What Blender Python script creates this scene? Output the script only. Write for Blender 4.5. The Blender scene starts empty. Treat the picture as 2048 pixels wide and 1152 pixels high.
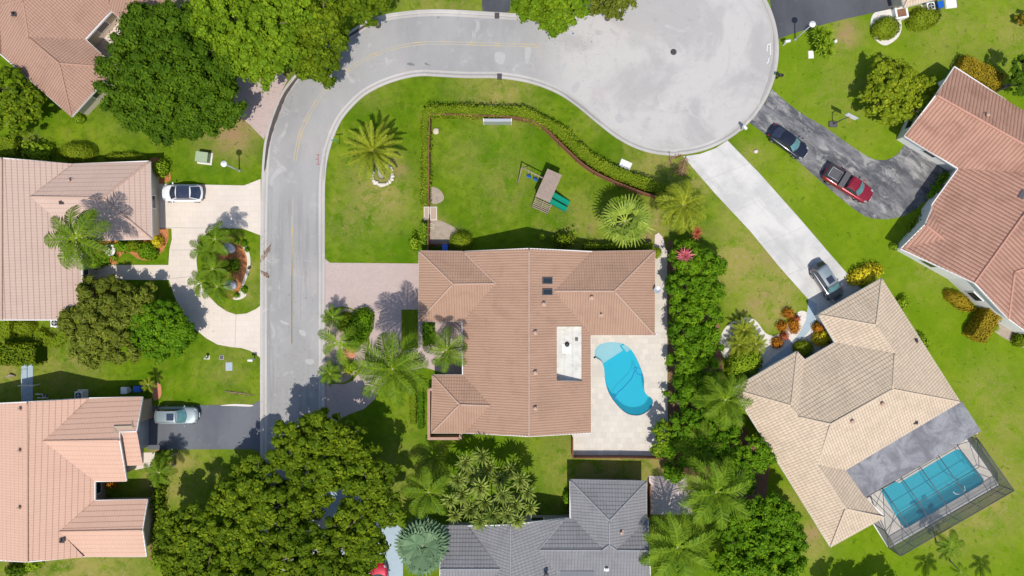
import bpy, bmesh, math, random
import numpy as np
from mathutils import Vector, Matrix
from mathutils.geometry import tessellate_polygon

random.seed(7)
RNG = np.random.default_rng(11)
R = math.radians
SC = bpy.context.scene
COL = SC.collection
# ---------------------------------------------------------------- camera, sky, sun, exposure
S = 0.055          # metres per photo pixel on the ground
H = 75.0           # drone height
cam_d = bpy.data.cameras.new('camera')
cam = bpy.data.objects.new('camera', cam_d)
COL.objects.link(cam)
cam.location = (0, 0, H)
cam.rotation_euler = (0, 0, 0)
cam_d.sensor_width = 36
cam_d.lens = 36 * H / (2048 * S)
cam_d.clip_start = 0.5
cam_d.clip_end = 12000
SC.camera = cam
SC.render.resolution_x, SC.render.resolution_y = 1024, 576
SUN_EL, SUN_AZ = 64.0, 180.0
wd = bpy.data.worlds.new('World'); SC.world = wd; wd.use_nodes = True
wn = wd.node_tree
sky = wn.nodes.new('ShaderNodeTexSky'); sky.sky_type = 'NISHITA'; sky.sun_disc = False
sky.sun_elevation = R(SUN_EL); sky.sun_rotation = R(SUN_AZ)
bg = wn.nodes['Background']; bg.inputs[1].default_value = 0.15
wn.links.new(sky.outputs[0], bg.inputs[0])
sd = bpy.data.lights.new('sun', 'SUN'); sd.energy = 4.2; sd.angle = R(0.6); sd.color = (1, 0.95, 0.865)
so = bpy.data.objects.new('sun', sd); COL.objects.link(so); so.location = (0, -40, 90)
so.rotation_euler = (R(90 - SUN_EL), 0, R(1.5))
SC.view_settings.view_transform = 'Standard'; SC.view_settings.look = 'None'
SC.view_settings.exposure = 0.0; SC.view_settings.gamma = 1
SC.view_settings.use_curve_mapping = False

def W(px, py, z=0.0):
    """photo position + real height -> world position"""
    k = S * (H - z) / H
    return Vector(((px - 1024) * k, -(py - 576) * k, z))

# ---------------------------------------------------------------- object helpers
def link(o, parent=None):
    COL.objects.link(o)
    if parent is not None: o.parent = parent
    return o
def tag(o, label=None, cat=None, group=None, kind=None):
    if label: o['label'] = label
    if cat: o['category'] = cat
    if group: o['group'] = group
    if kind: o['kind'] = kind
    return o
def thing(name, label, cat, loc=(0, 0, 0), rz=0.0, group=None):
    o = bpy.data.objects.new(name, None); o.empty_display_size = 0.3
    link(o); o.location = loc; o.rotation_euler = (0, 0, rz)
    return tag(o, label, cat, group)
def copy_tree(o, parent=None):
    c = o.copy(); link(c, parent)
    for ch in [x for x in bpy.data.objects if x.parent == o]: copy_tree(ch, c)
    return c
class MB:
    def __init__(s): s.v = []; s.f = []; s.sm = []
    def quad(s, *p):
        n = len(s.v); s.v += [tuple(q) for q in p]; s.f.append(tuple(range(n, n + len(p)))); s.sm.append(False)
    def box(s, c, d, rz=0.0, M=None, taper=1.0):
        n = len(s.v); ca, sa = math.cos(rz), math.sin(rz)
        for z in (-1, 1):
            t = 1.0 if z < 0 else taper
            for x, y in ((-1, -1), (1, -1), (1, 1), (-1, 1)):
                x_, y_ = x * d[0] / 2 * t, y * d[1] / 2 * t
                p = Vector((c[0] + x_ * ca - y_ * sa, c[1] + x_ * sa + y_ * ca, c[2] + z * d[2] / 2))
                s.v.append(tuple(M @ p) if M else tuple(p))
        for f in ((3, 2, 1, 0), (4, 5, 6, 7), (0, 1, 5, 4), (1, 2, 6, 5), (2, 3, 7, 6), (3, 0, 4, 7)):
            s.f.append(tuple(n + i for i in f)); s.sm.append(False)
        return s
    def tube(s, pts, rad, k=7, cap=True):
        pts = [Vector(p) for p in pts]
        if not hasattr(rad, '__len__'): rad = [rad] * len(pts)
        n0 = len(s.v)
        for i, p in enumerate(pts):
            d = (pts[min(i + 1, len(pts) - 1)] - pts[max(i - 1, 0)])
            if d.length < 1e-6: d = Vector((0, 0, 1))
            d.normalize()
            a = d.orthogonal().normalized() if i == 0 else (a - d * a.dot(d)).normalized()
            b = d.cross(a)
            for j in range(k):
                t = 2 * math.pi * j / k
                s.v.append(tuple(p + (a * math.cos(t) + b * math.sin(t)) * rad[i]))
        for i in range(len(pts) - 1):
            for j in range(k):
                q = n0 + i * k
                s.f.append((q + j, q + (j + 1) % k, q + k + (j + 1) % k, q + k + j)); s.sm.append(True)
        if cap:
            s.f.append(tuple(n0 + j for j in range(k))[::-1]); s.sm.append(False)
            q = n0 + (len(pts) - 1) * k
            s.f.append(tuple(q + j for j in range(k))); s.sm.append(False)
        return s
    def lathe(s, c, prof, k=16, sx=1.0, sy=1.0, rz=0.0):
        n0 = len(s.v); ca, sa = math.cos(rz), math.sin(rz)
        for r, z in prof:
            for j in range(k):
                t = 2 * math.pi * j / k; x, y = r * math.cos(t) * sx, r * math.sin(t) * sy
                s.v.append((c[0] + x * ca - y * sa, c[1] + x * sa + y * ca, c[2] + z))
        for i in range(len(prof) - 1):
            for j in range(k):
                q = n0 + i * k
                s.f.append((q + j, q + (j + 1) % k, q + k + (j + 1) % k, q + k + j)); s.sm.append(True)
        s.f.append(tuple(n0 + j for j in range(k))[::-1]); s.sm.append(False)
        q = n0 + (len(prof) - 1) * k
        s.f.append(tuple(q + j for j in range(k))); s.sm.append(False)
        return s
    def blob(s, c, r, jit=0.15, seg=10, rings=6):
        prof = [(max(0.02, math.sin(math.pi * i / rings)), -math.cos(math.pi * i / rings)) for i in range(rings + 1)]
        n0 = len(s.v)
        s.lathe((0, 0, 0), prof, seg)
        for i in range(n0, len(s.v)):
            x, y, z = s.v[i]; q = 1 + random.uniform(-jit, jit)
            s.v[i] = (c[0] + x * r[0] * q, c[1] + y * r[1] * q, c[2] + z * r[2] * q)
        return s
    def build(s, name, mat, parent=None, bevel=0, subsurf=0):
        me = bpy.data.meshes.new(name); me.from_pydata(s.v, [], s.f); me.update()
        me.polygons.foreach_set('use_smooth', s.sm)
        me.materials.append(mat)
        o = bpy.data.objects.new(name, me); link(o, parent)
        if bevel:
            m = o.modifiers.new('bevel', 'BEVEL'); m.width = bevel; m.segments = 2; m.limit_method = 'ANGLE'
        if subsurf:
            m = o.modifiers.new('subsurf', 'SUBSURF'); m.levels = m.render_levels = subsurf
        return o
def np_mesh(name, V, nper, mat, parent=None, tint=None):
    """V: (F*nper,3) loose polygons"""
    V = np.asarray(V, dtype=np.float32); n = len(V); F = n // nper
    me = bpy.data.meshes.new(name)
    me.vertices.add(n); me.vertices.foreach_set('co', V.ravel())
    me.loops.add(n); me.loops.foreach_set('vertex_index', np.arange(n, dtype=np.int32))
    me.polygons.add(F); me.polygons.foreach_set('loop_start', np.arange(0, n, nper, dtype=np.int32))
    me.polygons.foreach_set('loop_total', np.full(F, nper, dtype=np.int32))
    me.update(calc_edges=True)
    if tint is not None:
        a = me.attributes.new('tint', 'FLOAT', 'POINT')
        a.data.foreach_set('value', np.repeat(np.asarray(tint, dtype=np.float32), nper))
    me.materials.append(mat)
    return link(bpy.data.objects.new(name, me), parent)

def smooth(pts, n=6, closed=False):
    P = [Vector(p[:2]) for p in pts]; out = []; m = len(P)
    for i in range(m if closed else m - 1):
        p0 = P[(i - 1) % m] if closed or i > 0 else P[i]
        p1, p2 = P[i], P[(i + 1) % m]
        p3 = P[(i + 2) % m] if closed or i + 2 < m else p2
        for k in range(n):
            t = k / n
            q = 0.5 * ((2 * p1) + (p2 - p0) * t + (2 * p0 - 5 * p1 + 4 * p2 - p3) * t * t + (3 * p1 - p0 - 3 * p2 + p3) * t ** 3)
            out.append((q.x, q.y))
    if not closed: out.append(tuple(P[-1]))
    return out
def sheet_mesh(name, pts, z, mat, holes=(), parent=None):
    """flat polygon from photo-pixel ground points"""
    loops = [[Vector((W(x, y).x, W(x, y).y, 0)) for x, y in L] for L in [pts] + list(holes)]
    flat = [p for L in loops for p in L]
    tris = tessellate_polygon(loops)
    me = bpy.data.meshes.new(name)
    fs = []
    for t in tris:
        a, b, c = (flat[i] for i in t)
        fs.append(t if (b - a).cross(c - a).z > 0 else t[::-1])
    me.from_pydata([(p.x, p.y, z) for p in flat], [], fs); me.update()
    me.materials.append(mat)
    return link(bpy.data.objects.new(name, me), parent)
def sheet(name, pts, z, mat, holes=(), sm=0):
    if sm: pts = smooth(pts, sm, True)
    return tag(sheet_mesh(name, pts, z, mat, holes), kind='structure')
def ribbon(mb, path, w0, w1, z0, z1=None):
    """strip between offsets w0..w1 (metres, + is left of travel) along a world path"""
    if z1 is None: z1 = z0
    P = [Vector((p[0], p[1], 0)) for p in path]; rows = []
    for i, p in enumerate(P):
        d = (P[min(i + 1, len(P) - 1)] - P[max(i - 1, 0)]).normalized(); nrm = Vector((-d.y, d.x, 0))
        rows.append(((p + nrm * w0) + Vector((0, 0, z0)), (p + nrm * w1) + Vector((0, 0, z1))))
    for a, b in zip(rows, rows[1:]):
        q = [a[0], b[0], b[1], a[1]]
        mb.quad(*q)
    return mb
def inpoly(x, y, poly):
    ins = False; j = len(poly) - 1
    for i in range(len(poly)):
        xi, yi = poly[i]; xj, yj = poly[j]
        if (yi > y) != (yj > y) and x < (xj - xi) * (y - yi) / (yj - yi) + xi: ins = not ins
        j = i
    return ins

# ---------------------------------------------------------------- material helpers
class NT:
    def __init__(s, name, rough=0.8, spec=0.3, metal=0.0):
        s.m = bpy.data.materials.new(name); s.m.use_nodes = True; s.t = s.m.node_tree
        s.b = s.t.nodes['Principled BSDF']; s.out = s.t.nodes['Material Output']
        s.b.inputs['Roughness'].default_value = rough; s.b.inputs['Metallic'].default_value = metal
        s.b.inputs['Specular IOR Level'].default_value = spec
    def n(s, typ, **kw):
        x = s.t.nodes.new(typ)
        for k, v in kw.items(): setattr(x, k, v)
        return x
    def put(s, sock, v):
        if v is None: return
        if isinstance(v, bpy.types.NodeSocket): s.t.links.new(v, sock)
        elif hasattr(v, '__len__') and sock.type == 'RGBA' and len(v) == 3: sock.default_value = (*v, 1)
        else: sock.default_value = v
    def math(s, op, a, b=None, c=None, clamp=False):
        x = s.n('ShaderNodeMath', operation=op, use_clamp=clamp)
        s.put(x.inputs[0], a); s.put(x.inputs[1], b); s.put(x.inputs[2], c)
        return x.outputs[0]
    def mix(s, f, a, b, mode='MIX'):
        x = s.n('ShaderNodeMix', data_type='RGBA', blend_type=mode)
        s.put(x.inputs[0], f); s.put(x.inputs[6], a); s.put(x.inputs[7], b)
        return x.outputs[2]
    def pos(s):
        if not hasattr(s, '_p'): s._p = s.n('ShaderNodeNewGeometry').outputs['Position']
        return s._p
    def obj(s):
        return s.n('ShaderNodeTexCoord').outputs['Object']
    def noise(s, scale, detail=4, rough=0.55, vec=None, dist=0.0, sx=None):
        x = s.n('ShaderNodeTexNoise'); v = vec or s.pos()
        if sx:
            m = s.n('ShaderNodeMapping'); s.put(m.inputs[0], v); m.inputs[3].default_value = sx; v = m.outputs[0]
        s.put(x.inputs['Vector'], v); x.inputs['Scale'].default_value = scale
        x.inputs['Detail'].default_value = detail; x.inputs['Roughness'].default_value = rough
        x.inputs['Distortion'].default_value = dist
        return x.outputs[0]
    def ramp(s, v, lo, hi):
        x = s.n('ShaderNodeMapRange'); s.put(x.inputs[0], v)
        x.inputs[1].default_value = lo; x.inputs[2].default_value = hi; x.interpolation_type = 'SMOOTHSTEP'
        return x.outputs[0]
    def color(s, c): s.put(s.b.inputs['Base Color'], c); return s
    def bump(s, h, dist=0.02, strength=1.0):
        x = s.n('ShaderNodeBump'); s.put(x.inputs['Height'], h)
        x.inputs['Distance'].default_value = dist; x.inputs['Strength'].default_value = strength
        s.t.links.new(x.outputs[0], s.b.inputs['Normal']); return s
def plain(name, c, rough=0.6, var=0.12, metal=0.0, spec=0.4, coat=0.0):
    n = NT(name, rough, spec, metal)
    f = n.noise(2.5, 5)
    d = tuple(max(0, x * (1 - var)) for x in c); e = tuple(min(1, x * (1 + var)) for x in c)
    n.color(n.mix(f, d, e))
    if coat: n.b.inputs['Coat Weight'].default_value = coat; n.b.inputs['Coat Roughness'].default_value = 0.04
    return n.m
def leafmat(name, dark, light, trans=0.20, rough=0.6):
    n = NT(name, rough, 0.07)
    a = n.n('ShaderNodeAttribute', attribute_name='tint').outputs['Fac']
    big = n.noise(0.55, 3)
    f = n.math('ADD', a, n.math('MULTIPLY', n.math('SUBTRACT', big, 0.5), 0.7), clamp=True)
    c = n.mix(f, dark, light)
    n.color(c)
    tr = n.n('ShaderNodeBsdfTranslucent'); n.put(tr.inputs[0], c)
    mx = n.n('ShaderNodeMixShader'); mx.inputs[0].default_value = trans
    n.t.links.new(n.b.outputs[0], mx.inputs[1]); n.t.links.new(tr.outputs[0], mx.inputs[2])
    n.t.links.new(mx.outputs[0], n.out.inputs[0])
    return n.m
M = {}
# --- ground
g = NT('lawn_grass', 1.0, 0.0)
sx_ = g.n('ShaderNodeSeparateXYZ'); g.put(sx_.inputs[0], g.pos())
dry = g.n('ShaderNodeAttribute', attribute_name='dry').outputs['Fac']
bare = g.n('ShaderNodeAttribute', attribute_name='bare').outputs['Fac']
lush = g.n('ShaderNodeAttribute', attribute_name='lush').outputs['Fac']
n1 = g.noise(0.22, 5, 0.6); n2 = g.noise(1.1, 6, 0.65); n3 = g.noise(6.0, 4, 0.7); n4 = g.noise(0.5, 8, 0.7, dist=0.6)
c = g.mix(g.ramp(n1, 0.36, 0.66), (0.088, 0.170, 0.005), (0.172, 0.246, 0.013))
c = g.mix(g.math('MULTIPLY', g.ramp(n2, 0.42, 0.66), 0.6), c, (0.060, 0.122, 0.004))
c = g.mix(g.math('MULTIPLY', lush, 0.5), c, (0.064, 0.168, 0.003))
c = g.mix(g.math('MULTIPLY', g.ramp(g.noise(0.45, 7, 0.72, dist=0.8), 0.5, 0.68), 0.5), c, (0.215, 0.225, 0.035))
c = g.mix(g.math('MULTIPLY', g.ramp(g.math('ADD', sx_.outputs[0], g.math('MULTIPLY', n1, 12)), 24, 34), 0.42), c, (0.19, 0.29, 0.010))
df = g.math('MULTIPLY', g.math('MULTIPLY', dry, 1.15), g.ramp(n4, 0.34, 0.58), clamp=True)
c = g.mix(g.math('MULTIPLY', df, .9), c, (0.31, 0.265, 0.075))
spk = g.math('MULTIPLY', dry, g.ramp(g.noise(2.6, 6, 0.75, dist=1.2), 0.52, 0.62), clamp=True)
c = g.mix(g.math('MULTIPLY', spk, .85), c, (0.36, 0.27, 0.14))
bf = g.math('MULTIPLY', bare, g.ramp(n2, 0.30, 0.55), clamp=True)
c = g.mix(bf, c, (0.33, 0.215, 0.115))
c = g.mix(g.math('MULTIPLY', g.ramp(g.noise(1.6, 3, 0.5, dist=0.5), 0.63, 0.70), 0.45), c, (0.035, 0.10, 0.004))
c = g.mix(g.math('MULTIPLY', g.ramp(n3, 0.35, 0.75), 0.35), c, g.mix(0.5, c, (0.03, 0.06, 0.004)))
g.color(c); g.bump(g.math('ADD', g.math('MULTIPLY', n3, 0.6), g.noise(22, 3)), 0.05, 0.9); M['lawn'] = g.m
# --- road
def roadmat(name, base, lite, stain, culde=False, scale=1.0):
    n = NT(name, 0.9, 0.2)
    a = n.noise(0.16 * scale, 5, 0.6, sx=(1, 0.45, 1)); b = n.noise(1.3 * scale, 6, 0.65); d = n.noise(9, 4, 0.7)
    c = n.mix(n.ramp(a, 0.35, 0.65), base, lite)
    if culde:
        vm = n.n('ShaderNodeVectorMath', operation='DISTANCE'); n.put(vm.inputs[0], n.pos()); vm.inputs[1].default_value = tuple(W(1345, 110))
        r = vm.outputs['Value']
        k = n.ramp(n.math('ADD', r, n.math('MULTIPLY', n.noise(0.12, 4), 6)), 22, 12)
        c = n.mix(k, c, (0.475, 0.452, 0.43))
        ring = n.noise(0.9, 3, 0.5, vec=n.n('ShaderNodeCombineXYZ').outputs[0])
        cx = ring.node.inputs[0].links[0].from_node; n.put(cx.inputs[0], r)
        rr = n.math('MULTIPLY', n.ramp(ring, 0.5, 0.72), n.math('MULTIPLY', n.ramp(n.noise(0.22, 3), 0.42, 0.58), 0.42))
        c = n.mix(rr, c, (0.36, 0.355, 0.35))
        dk = n.math('MULTIPLY', n.math('MULTIPLY', n.ramp(n.noise(0.10, 6, 0.62, dist=0.8), 0.46, 0.60), k), 0.62); c = n.mix(dk, c, (0.325, 0.315, 0.305))
        wh = n.math('MULTIPLY', n.ramp(n.noise(0.34, 5, 0.6, dist=1.0), 0.60, 0.70), 0.40); c = n.mix(wh, c, (0.53, 0.51, 0.49))
        pink = n.math('MULTIPLY', n.ramp(n.noise(0.11, 3), 0.55, 0.72), 0.35); c = n.mix(pink, c, (0.47, 0.40, 0.38))
    if culde:
        st = n.noise(0.9, 4, 0.6, sx=(1.6, .07, 1)); sp_ = n.n('ShaderNodeSeparateXYZ'); n.put(sp_.inputs[0], n.pos())
        low = n.ramp(sp_.outputs[1], 14, 6); c = n.mix(n.math('MULTIPLY', n.math('MULTIPLY', n.ramp(st, 0.48, 0.66), low), 0.45), c, (0.20, 0.197, 0.197))
    c = n.mix(n.math('MULTIPLY', n.ramp(b, 0.54, 0.78), 0.34), c, stain)
    c = n.mix(n.math('MULTIPLY', n.ramp(n.noise(0.8 * scale, 3, 0.5, dist=0.8), 0.62, 0.70), 0.28), c, tuple(min(1, x * 1.22) for x in lite))
    c = n.mix(n.math('MULTIPLY', n.ramp(d, 0.3, 0.8), 0.18), c, stain)
    n.color(c); n.bump(n.noise(30, 3), 0.01, 0.5); return n.m
M['road'] = roadmat('road_asphalt', (0.285, 0.278, 0.272), (0.348, 0.34, 0.332), (0.20, 0.196, 0.193), True)
M['kerb'] = roadmat('kerb_concrete', (0.40, 0.378, 0.35), (0.50, 0.47, 0.44), (0.28, 0.265, 0.25))
M['gutter'] = roadmat('gutter_concrete', (0.27, 0.26, 0.255), (0.36, 0.345, 0.335), (0.18, 0.17, 0.17))
M['black_asphalt'] = roadmat('dark_asphalt', (0.062, 0.065, 0.075), (0.10, 0.103, 0.115), (0.045, 0.046, 0.052))
M['grey_asphalt'] = roadmat('grey_asphalt', (0.105, 0.112, 0.13), (0.15, 0.157, 0.175), (0.085, 0.088, 0.10))
n = NT('weathered_asphalt', 0.9, 0.2)
mp = n.n('ShaderNodeMapping'); n.put(mp.inputs[0], n.pos()); mp.inputs[2].default_value = (0, 0, R(38)); pv = mp.outputs[0]
a = n.noise(0.6, 8, 0.72, vec=pv, dist=0.3, sx=(.45, 1.4, 1)); b = n.noise(0.95, 8, 0.72, vec=pv, dist=0.6, sx=(.55, 1.2, 1)); e = n.noise(0.16, 3); f_ = n.noise(5, 4, .7)
c = n.mix(n.ramp(a, 0.40, 0.62), (0.078, 0.078, 0.088), (0.185, 0.183, 0.188))
c = n.mix(n.math('MULTIPLY', n.math('MULTIPLY', n.ramp(b, 0.48, 0.62), n.ramp(e, 0.36, 0.54)), 0.85), c, (0.34, 0.33, 0.315))
c = n.mix(n.math('MULTIPLY', n.ramp(f_, 0.45, 0.8), 0.25), c, (0.06, 0.06, 0.065))
n.color(c); n.bump(n.noise(25, 3), 0.01, 0.5); M['worn_asphalt'] = n.m
n = NT('white_concrete', 0.85, 0.25)
c = n.mix(n.ramp(n.noise(0.35, 5, 0.6), 0.35, 0.7), (0.575, 0.555, 0.525), (0.44, 0.43, 0.415))
mp = n.n('ShaderNodeMapping'); n.put(mp.inputs[0], n.pos()); mp.inputs[2].default_value = (0, 0, R(49))
c = n.mix(n.math('MULTIPLY', n.ramp(n.noise(0.8, 5, 0.6, vec=mp.outputs[0], sx=(.16, 1.3, 1)), 0.50, 0.70), 0.5), c, (0.38, 0.37, 0.35))
c = n.mix(n.math('MULTIPLY', n.ramp(n.noise(2.5, 6, 0.7), 0.52, 0.75), 0.35), c, (0.38, 0.365, 0.34))
n.color(c); n.bump(n.noise(20, 3), 0.008, 0.4); M['concrete'] = n.m
def pavers(name, c1, c2, mortar, bw, bh, rot=0.0, msize=0.012, big=0.25):
    n = NT(name, 0.8, 0.25)
    mp = n.n('ShaderNodeMapping'); n.put(mp.inputs[0], n.pos()); mp.inputs[2].default_value = (0, 0, rot)
    br = n.n('ShaderNodeTexBrick'); n.put(br.inputs['Vector'], mp.outputs[0])
    br.inputs['Scale'].default_value = 1; br.inputs['Brick Width'].default_value = bw; br.inputs['Row Height'].default_value = bh
    br.inputs['Mortar Size'].default_value = msize; br.inputs['Color1'].default_value = (*c1, 1); br.inputs['Color2'].default_value = (*c2, 1)
    br.inputs['Mortar'].default_value = (*mortar, 1)
    c = n.mix(n.math('MULTIPLY', n.ramp(n.noise(0.4, 5, 0.6), 0.4, 0.75), big), br.outputs[0], tuple(x * 0.72 for x in c1))
    c = n.mix(n.math('MULTIPLY', n.ramp(n.noise(3, 5, 0.7), 0.5, 0.8), 0.25), c, tuple(min(1, x * 1.2) for x in c2))
    n.color(c); n.bump(n.math('ADD', br.outputs[1], n.noise(14, 3)), -0.006, 0.5); return n.m
M['cream_paver'] = pavers('cream_pavers', (0.64, 0.56, 0.485), (0.61, 0.53, 0.455), (0.53, 0.46, 0.39), 0.9, 0.6)
M['pink_paver'] = pavers('pink_pavers', (0.50, 0.385, 0.35), (0.44, 0.35, 0.32), (0.35, 0.29, 0.27), 0.24, 0.12, 0.0, 0.01)
M['travertine'] = pavers('travertine_tiles', (0.61, 0.56, 0.49), (0.53, 0.485, 0.43), (0.44, 0.40, 0.35), 0.61, 0.61, 0.0, 0.008, 0.35)
M['grey_slab'] = plain('patio_slab', (0.60, 0.50, 0.47), 0.85)
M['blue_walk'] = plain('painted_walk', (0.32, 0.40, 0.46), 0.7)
M['mulch'] = plain('orange_mulch', (0.42, 0.16, 0.06), 0.95, 0.45)
M['brown_mulch'] = plain('brown_mulch', (0.20, 0.10, 0.06), 0.95, 0.45)
M['gravel'] = plain('white_gravel', (0.62, 0.58, 0.53), 0.95, 0.25)
M['dirt'] = plain('sandy_dirt', (0.33, 0.27, 0.21), 0.95, 0.35)
M['patch'] = plain('pale_road_patch', (0.385, 0.378, 0.37), .9)
M['pinkish'] = plain('pinkish_road_stain', (0.42, 0.385, 0.375), .9)
M['yellow'] = None
n = NT('worn_yellow_paint', 0.8, 0.3)
c = n.mix(n.ramp(n.noise(1.1, 5, 0.7), 0.36, 0.58), (0.50, 0.38, 0.15), (0.36, 0.34, 0.30)); n.color(c); M['yellow'] = n.m
M['white'] = plain('white_paint', (0.74, 0.73, 0.71), 0.55, 0.05)
M['offwhite_wall'] = plain('offwhite_stucco', (0.70, 0.69, 0.66), 0.9, 0.06)
M['cream_wall'] = plain('cream_stucco', (0.55, 0.47, 0.36), 0.9, 0.08)
M['tan_wall'] = plain('tan_stucco', (0.40, 0.30, 0.22), 0.9, 0.08)
M['grey_wall'] = plain('grey_stucco', (0.36, 0.35, 0.34), 0.9, 0.08)
n = NT('white_flat_roof', 0.8, 0.3)
sp_ = n.n('ShaderNodeSeparateXYZ'); n.put(sp_.inputs[0], n.pos())
c = n.mix(n.ramp(n.noise(0.8, 5, 0.6, dist=.6), 0.4, 0.7), (0.60, 0.585, 0.54), (0.46, 0.44, 0.39))
c = n.mix(n.math('MULTIPLY', n.math('GREATER_THAN', n.math('FRACT', n.math('DIVIDE', sp_.outputs[0], 0.92)), 0.95), 0.5), c, (0.30, 0.28, 0.25))
c = n.mix(n.math('MULTIPLY', n.ramp(n.noise(2.6, 4, .7), 0.60, 0.72), 0.45), c, (0.33, 0.30, 0.25)); n.color(c); M['white_roof'] = n.m
M['brick'] = plain('terracotta_block', (0.40, 0.245, 0.185), 0.9, 0.2)
M['wood'] = plain('weathered_wood', (0.30, 0.23, 0.19), 0.85, 0.25)
M['fence_wood'] = plain('red_brown_fence_wood', (0.20, 0.085, 0.045), 0.85, 0.3)
M['bark'] = plain('grey_bark', (0.24, 0.20, 0.16), 0.95, 0.3)
M['palm_bark'] = plain('palm_bark', (0.33, 0.29, 0.23), 0.95, 0.25)
M['black'] = plain('black_plastic', (0.02, 0.02, 0.022), 0.5)
M['dark_metal'] = plain('bronze_metal', (0.09, 0.085, 0.09), 0.45, 0.1)
M['grey_metal'] = plain('galvanised_metal', (0.45, 0.46, 0.48), 0.4, 0.1, 0.3)
M['green_metal'] = plain('pale_green_metal', (0.30, 0.37, 0.24), 0.5, 0.08)
M['slide_green'] = plain('green_slide_plastic', (0.005, 0.23, 0.15), 0.25, 0.05, coat=0.3)
M['blue_plastic'] = plain('blue_plastic', (0.01, 0.10, 0.45), 0.4, 0.08)
M['iron'] = plain('cast_iron', (0.05, 0.042, 0.042), 0.7, 0.2)
M['stone'] = plain('coral_stone', (0.60, 0.55, 0.48), 0.95, 0.25)
M['grey_stone'] = plain('grey_boulder', (0.45, 0.45, 0.46), 0.95, 0.2)
M['terracotta'] = plain('terracotta', (0.50, 0.20, 0.11), 0.8, 0.15)
M['dead_frond'] = leafmat('dead_frond', (0.14, 0.07, 0.035), (0.36, 0.22, 0.11), 0.1)
M['oil'] = plain('oil_stain', (0.17, 0.17, 0.175), 0.7, 0.2)
M['dark_gutter'] = plain('gutter_dark_strip', (0.075, 0.06, 0.058), 0.8, 0.25)
M['red_paint'] = plain('dull_red_paint', (0.30, 0.10, 0.10), 0.8)
n = NT('window_glass', 0.08, 0.6); n.color((0.02, 0.03, 0.035)); M['glass'] = n.m
n = NT('windscreen_glass', 0.06, 0.8); n.color(n.mix(n.noise(2.0, 3), (0.03, 0.10, 0.11), (0.16, 0.33, 0.34))); M['windscreen'] = n.m
n = NT('dark_car_glass', 0.04, 0.8); n.color(n.mix(n.noise(1.3, 3), (0.008, 0.012, 0.035), (0.05, 0.06, 0.09))); M['car_glass'] = n.m
n = NT('tyre_rubber', 0.9, 0.2); n.color((0.02, 0.02, 0.02)); M['tyre'] = n.m
M['rim'] = plain('alloy_rim', (0.45, 0.45, 0.46), 0.3, 0.05, 0.7)
M['lamp_glass'] = plain('headlight_glass', (0.30, 0.31, 0.33), 0.12, 0.03)
M['tail_glass'] = plain('red_tail_light', (0.35, 0.01, 0.01), 0.15, 0.03)
M['grey_flat'] = None
n = NT('grey_membrane', 0.75, 0.3)
c = n.mix(n.ramp(n.noise(0.45, 6, 0.65, dist=1.2), 0.35, 0.65), (0.15, 0.15, 0.165), (0.27, 0.27, 0.285))
c = n.mix(n.math('MULTIPLY', n.ramp(n.noise(1.2, 5, 0.7, dist=2), 0.55, 0.7), 0.6), c, (0.11, 0.10, 0.11)); n.color(c); M['grey_flat'] = n.m
def carpaint(name, c, metal=0.3, rough=0.3):
    n = NT(name, rough, 0.5, metal); n.color(c); n.b.inputs['Coat Weight'].default_value = 0.8; n.b.inputs['Coat Roughness'].default_value = 0.05
    return n.m
M['car_white'] = carpaint('white_car_paint', (0.72, 0.73, 0.75), 0.0)
M['car_silver'] = carpaint('silver_car_paint', (0.22, 0.27, 0.285), 0.3, 0.4)
M['car_black'] = carpaint('black_blue_car_paint', (0.012, 0.014, 0.026), 0.2, 0.2)
M['car_red'] = carpaint('dark_red_car_paint', (0.26, 0.008, 0.022), 0.3, 0.3)
M['car_pink'] = carpaint('bright_red_car_paint', (0.50, 0.01, 0.04), 0.2, 0.3)
M['car_grey'] = carpaint('grey_car_paint', (0.14, 0.145, 0.165), 0.5, 0.3)
# --- water
def water(name, tint, body, bf=.35, rough=0.04):
    n = NT(name, rough, 0.5); t = n.t
    tr = n.n('ShaderNodeBsdfTransparent'); tr.inputs[0].default_value = (*tint, 1)
    gl = n.n('ShaderNodeBsdfGlossy'); gl.inputs['Roughness'].default_value = rough
    fr = n.n('ShaderNodeFresnel'); fr.inputs[0].default_value = 1.33
    bp = n.n('ShaderNodeBump'); bp.inputs['Distance'].default_value = 0.01; bp.inputs['Strength'].default_value = 0.35
    n.put(bp.inputs['Height'], n.noise(2.2, 3)); t.links.new(bp.outputs[0], gl.inputs['Normal']); t.links.new(bp.outputs[0], fr.inputs['Normal'])
    df_ = n.n('ShaderNodeBsdfDiffuse'); df_.inputs[0].default_value = (*body, 1); m1 = n.n('ShaderNodeMixShader'); m1.inputs[0].default_value = bf; t.links.new(tr.outputs[0], m1.inputs[1]); t.links.new(df_.outputs[0], m1.inputs[2])
    mx = n.n('ShaderNodeMixShader'); t.links.new(fr.outputs[0], mx.inputs[0]); t.links.new(m1.outputs[0], mx.inputs[1]); t.links.new(gl.outputs[0], mx.inputs[2])
    t.links.new(mx.outputs[0], n.out.inputs[0]); return n.m
M['water'] = water('pool_water', (0.94, 0.99, 0.99), (0.03, 0.47, 0.60), .38)
M['water_deep'] = water('teal_pool_water', (0.90, 0.98, 0.98), (0.04, 0.38, 0.46), .32)
M['basin'] = plain('blue_pool_plaster', (0.01, 0.46, 0.64), 0.7, 0.05)
M['shelf'] = plain('pale_pool_plaster', (0.62, 0.64, 0.64), 0.7, 0.05)
M['basin_teal'] = plain('teal_pool_plaster', (0.04, 0.50, 0.64), 0.7, 0.06)
n = NT('insect_screen', 0.6, 0.3); n.color((0.10, 0.11, 0.12))
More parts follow.
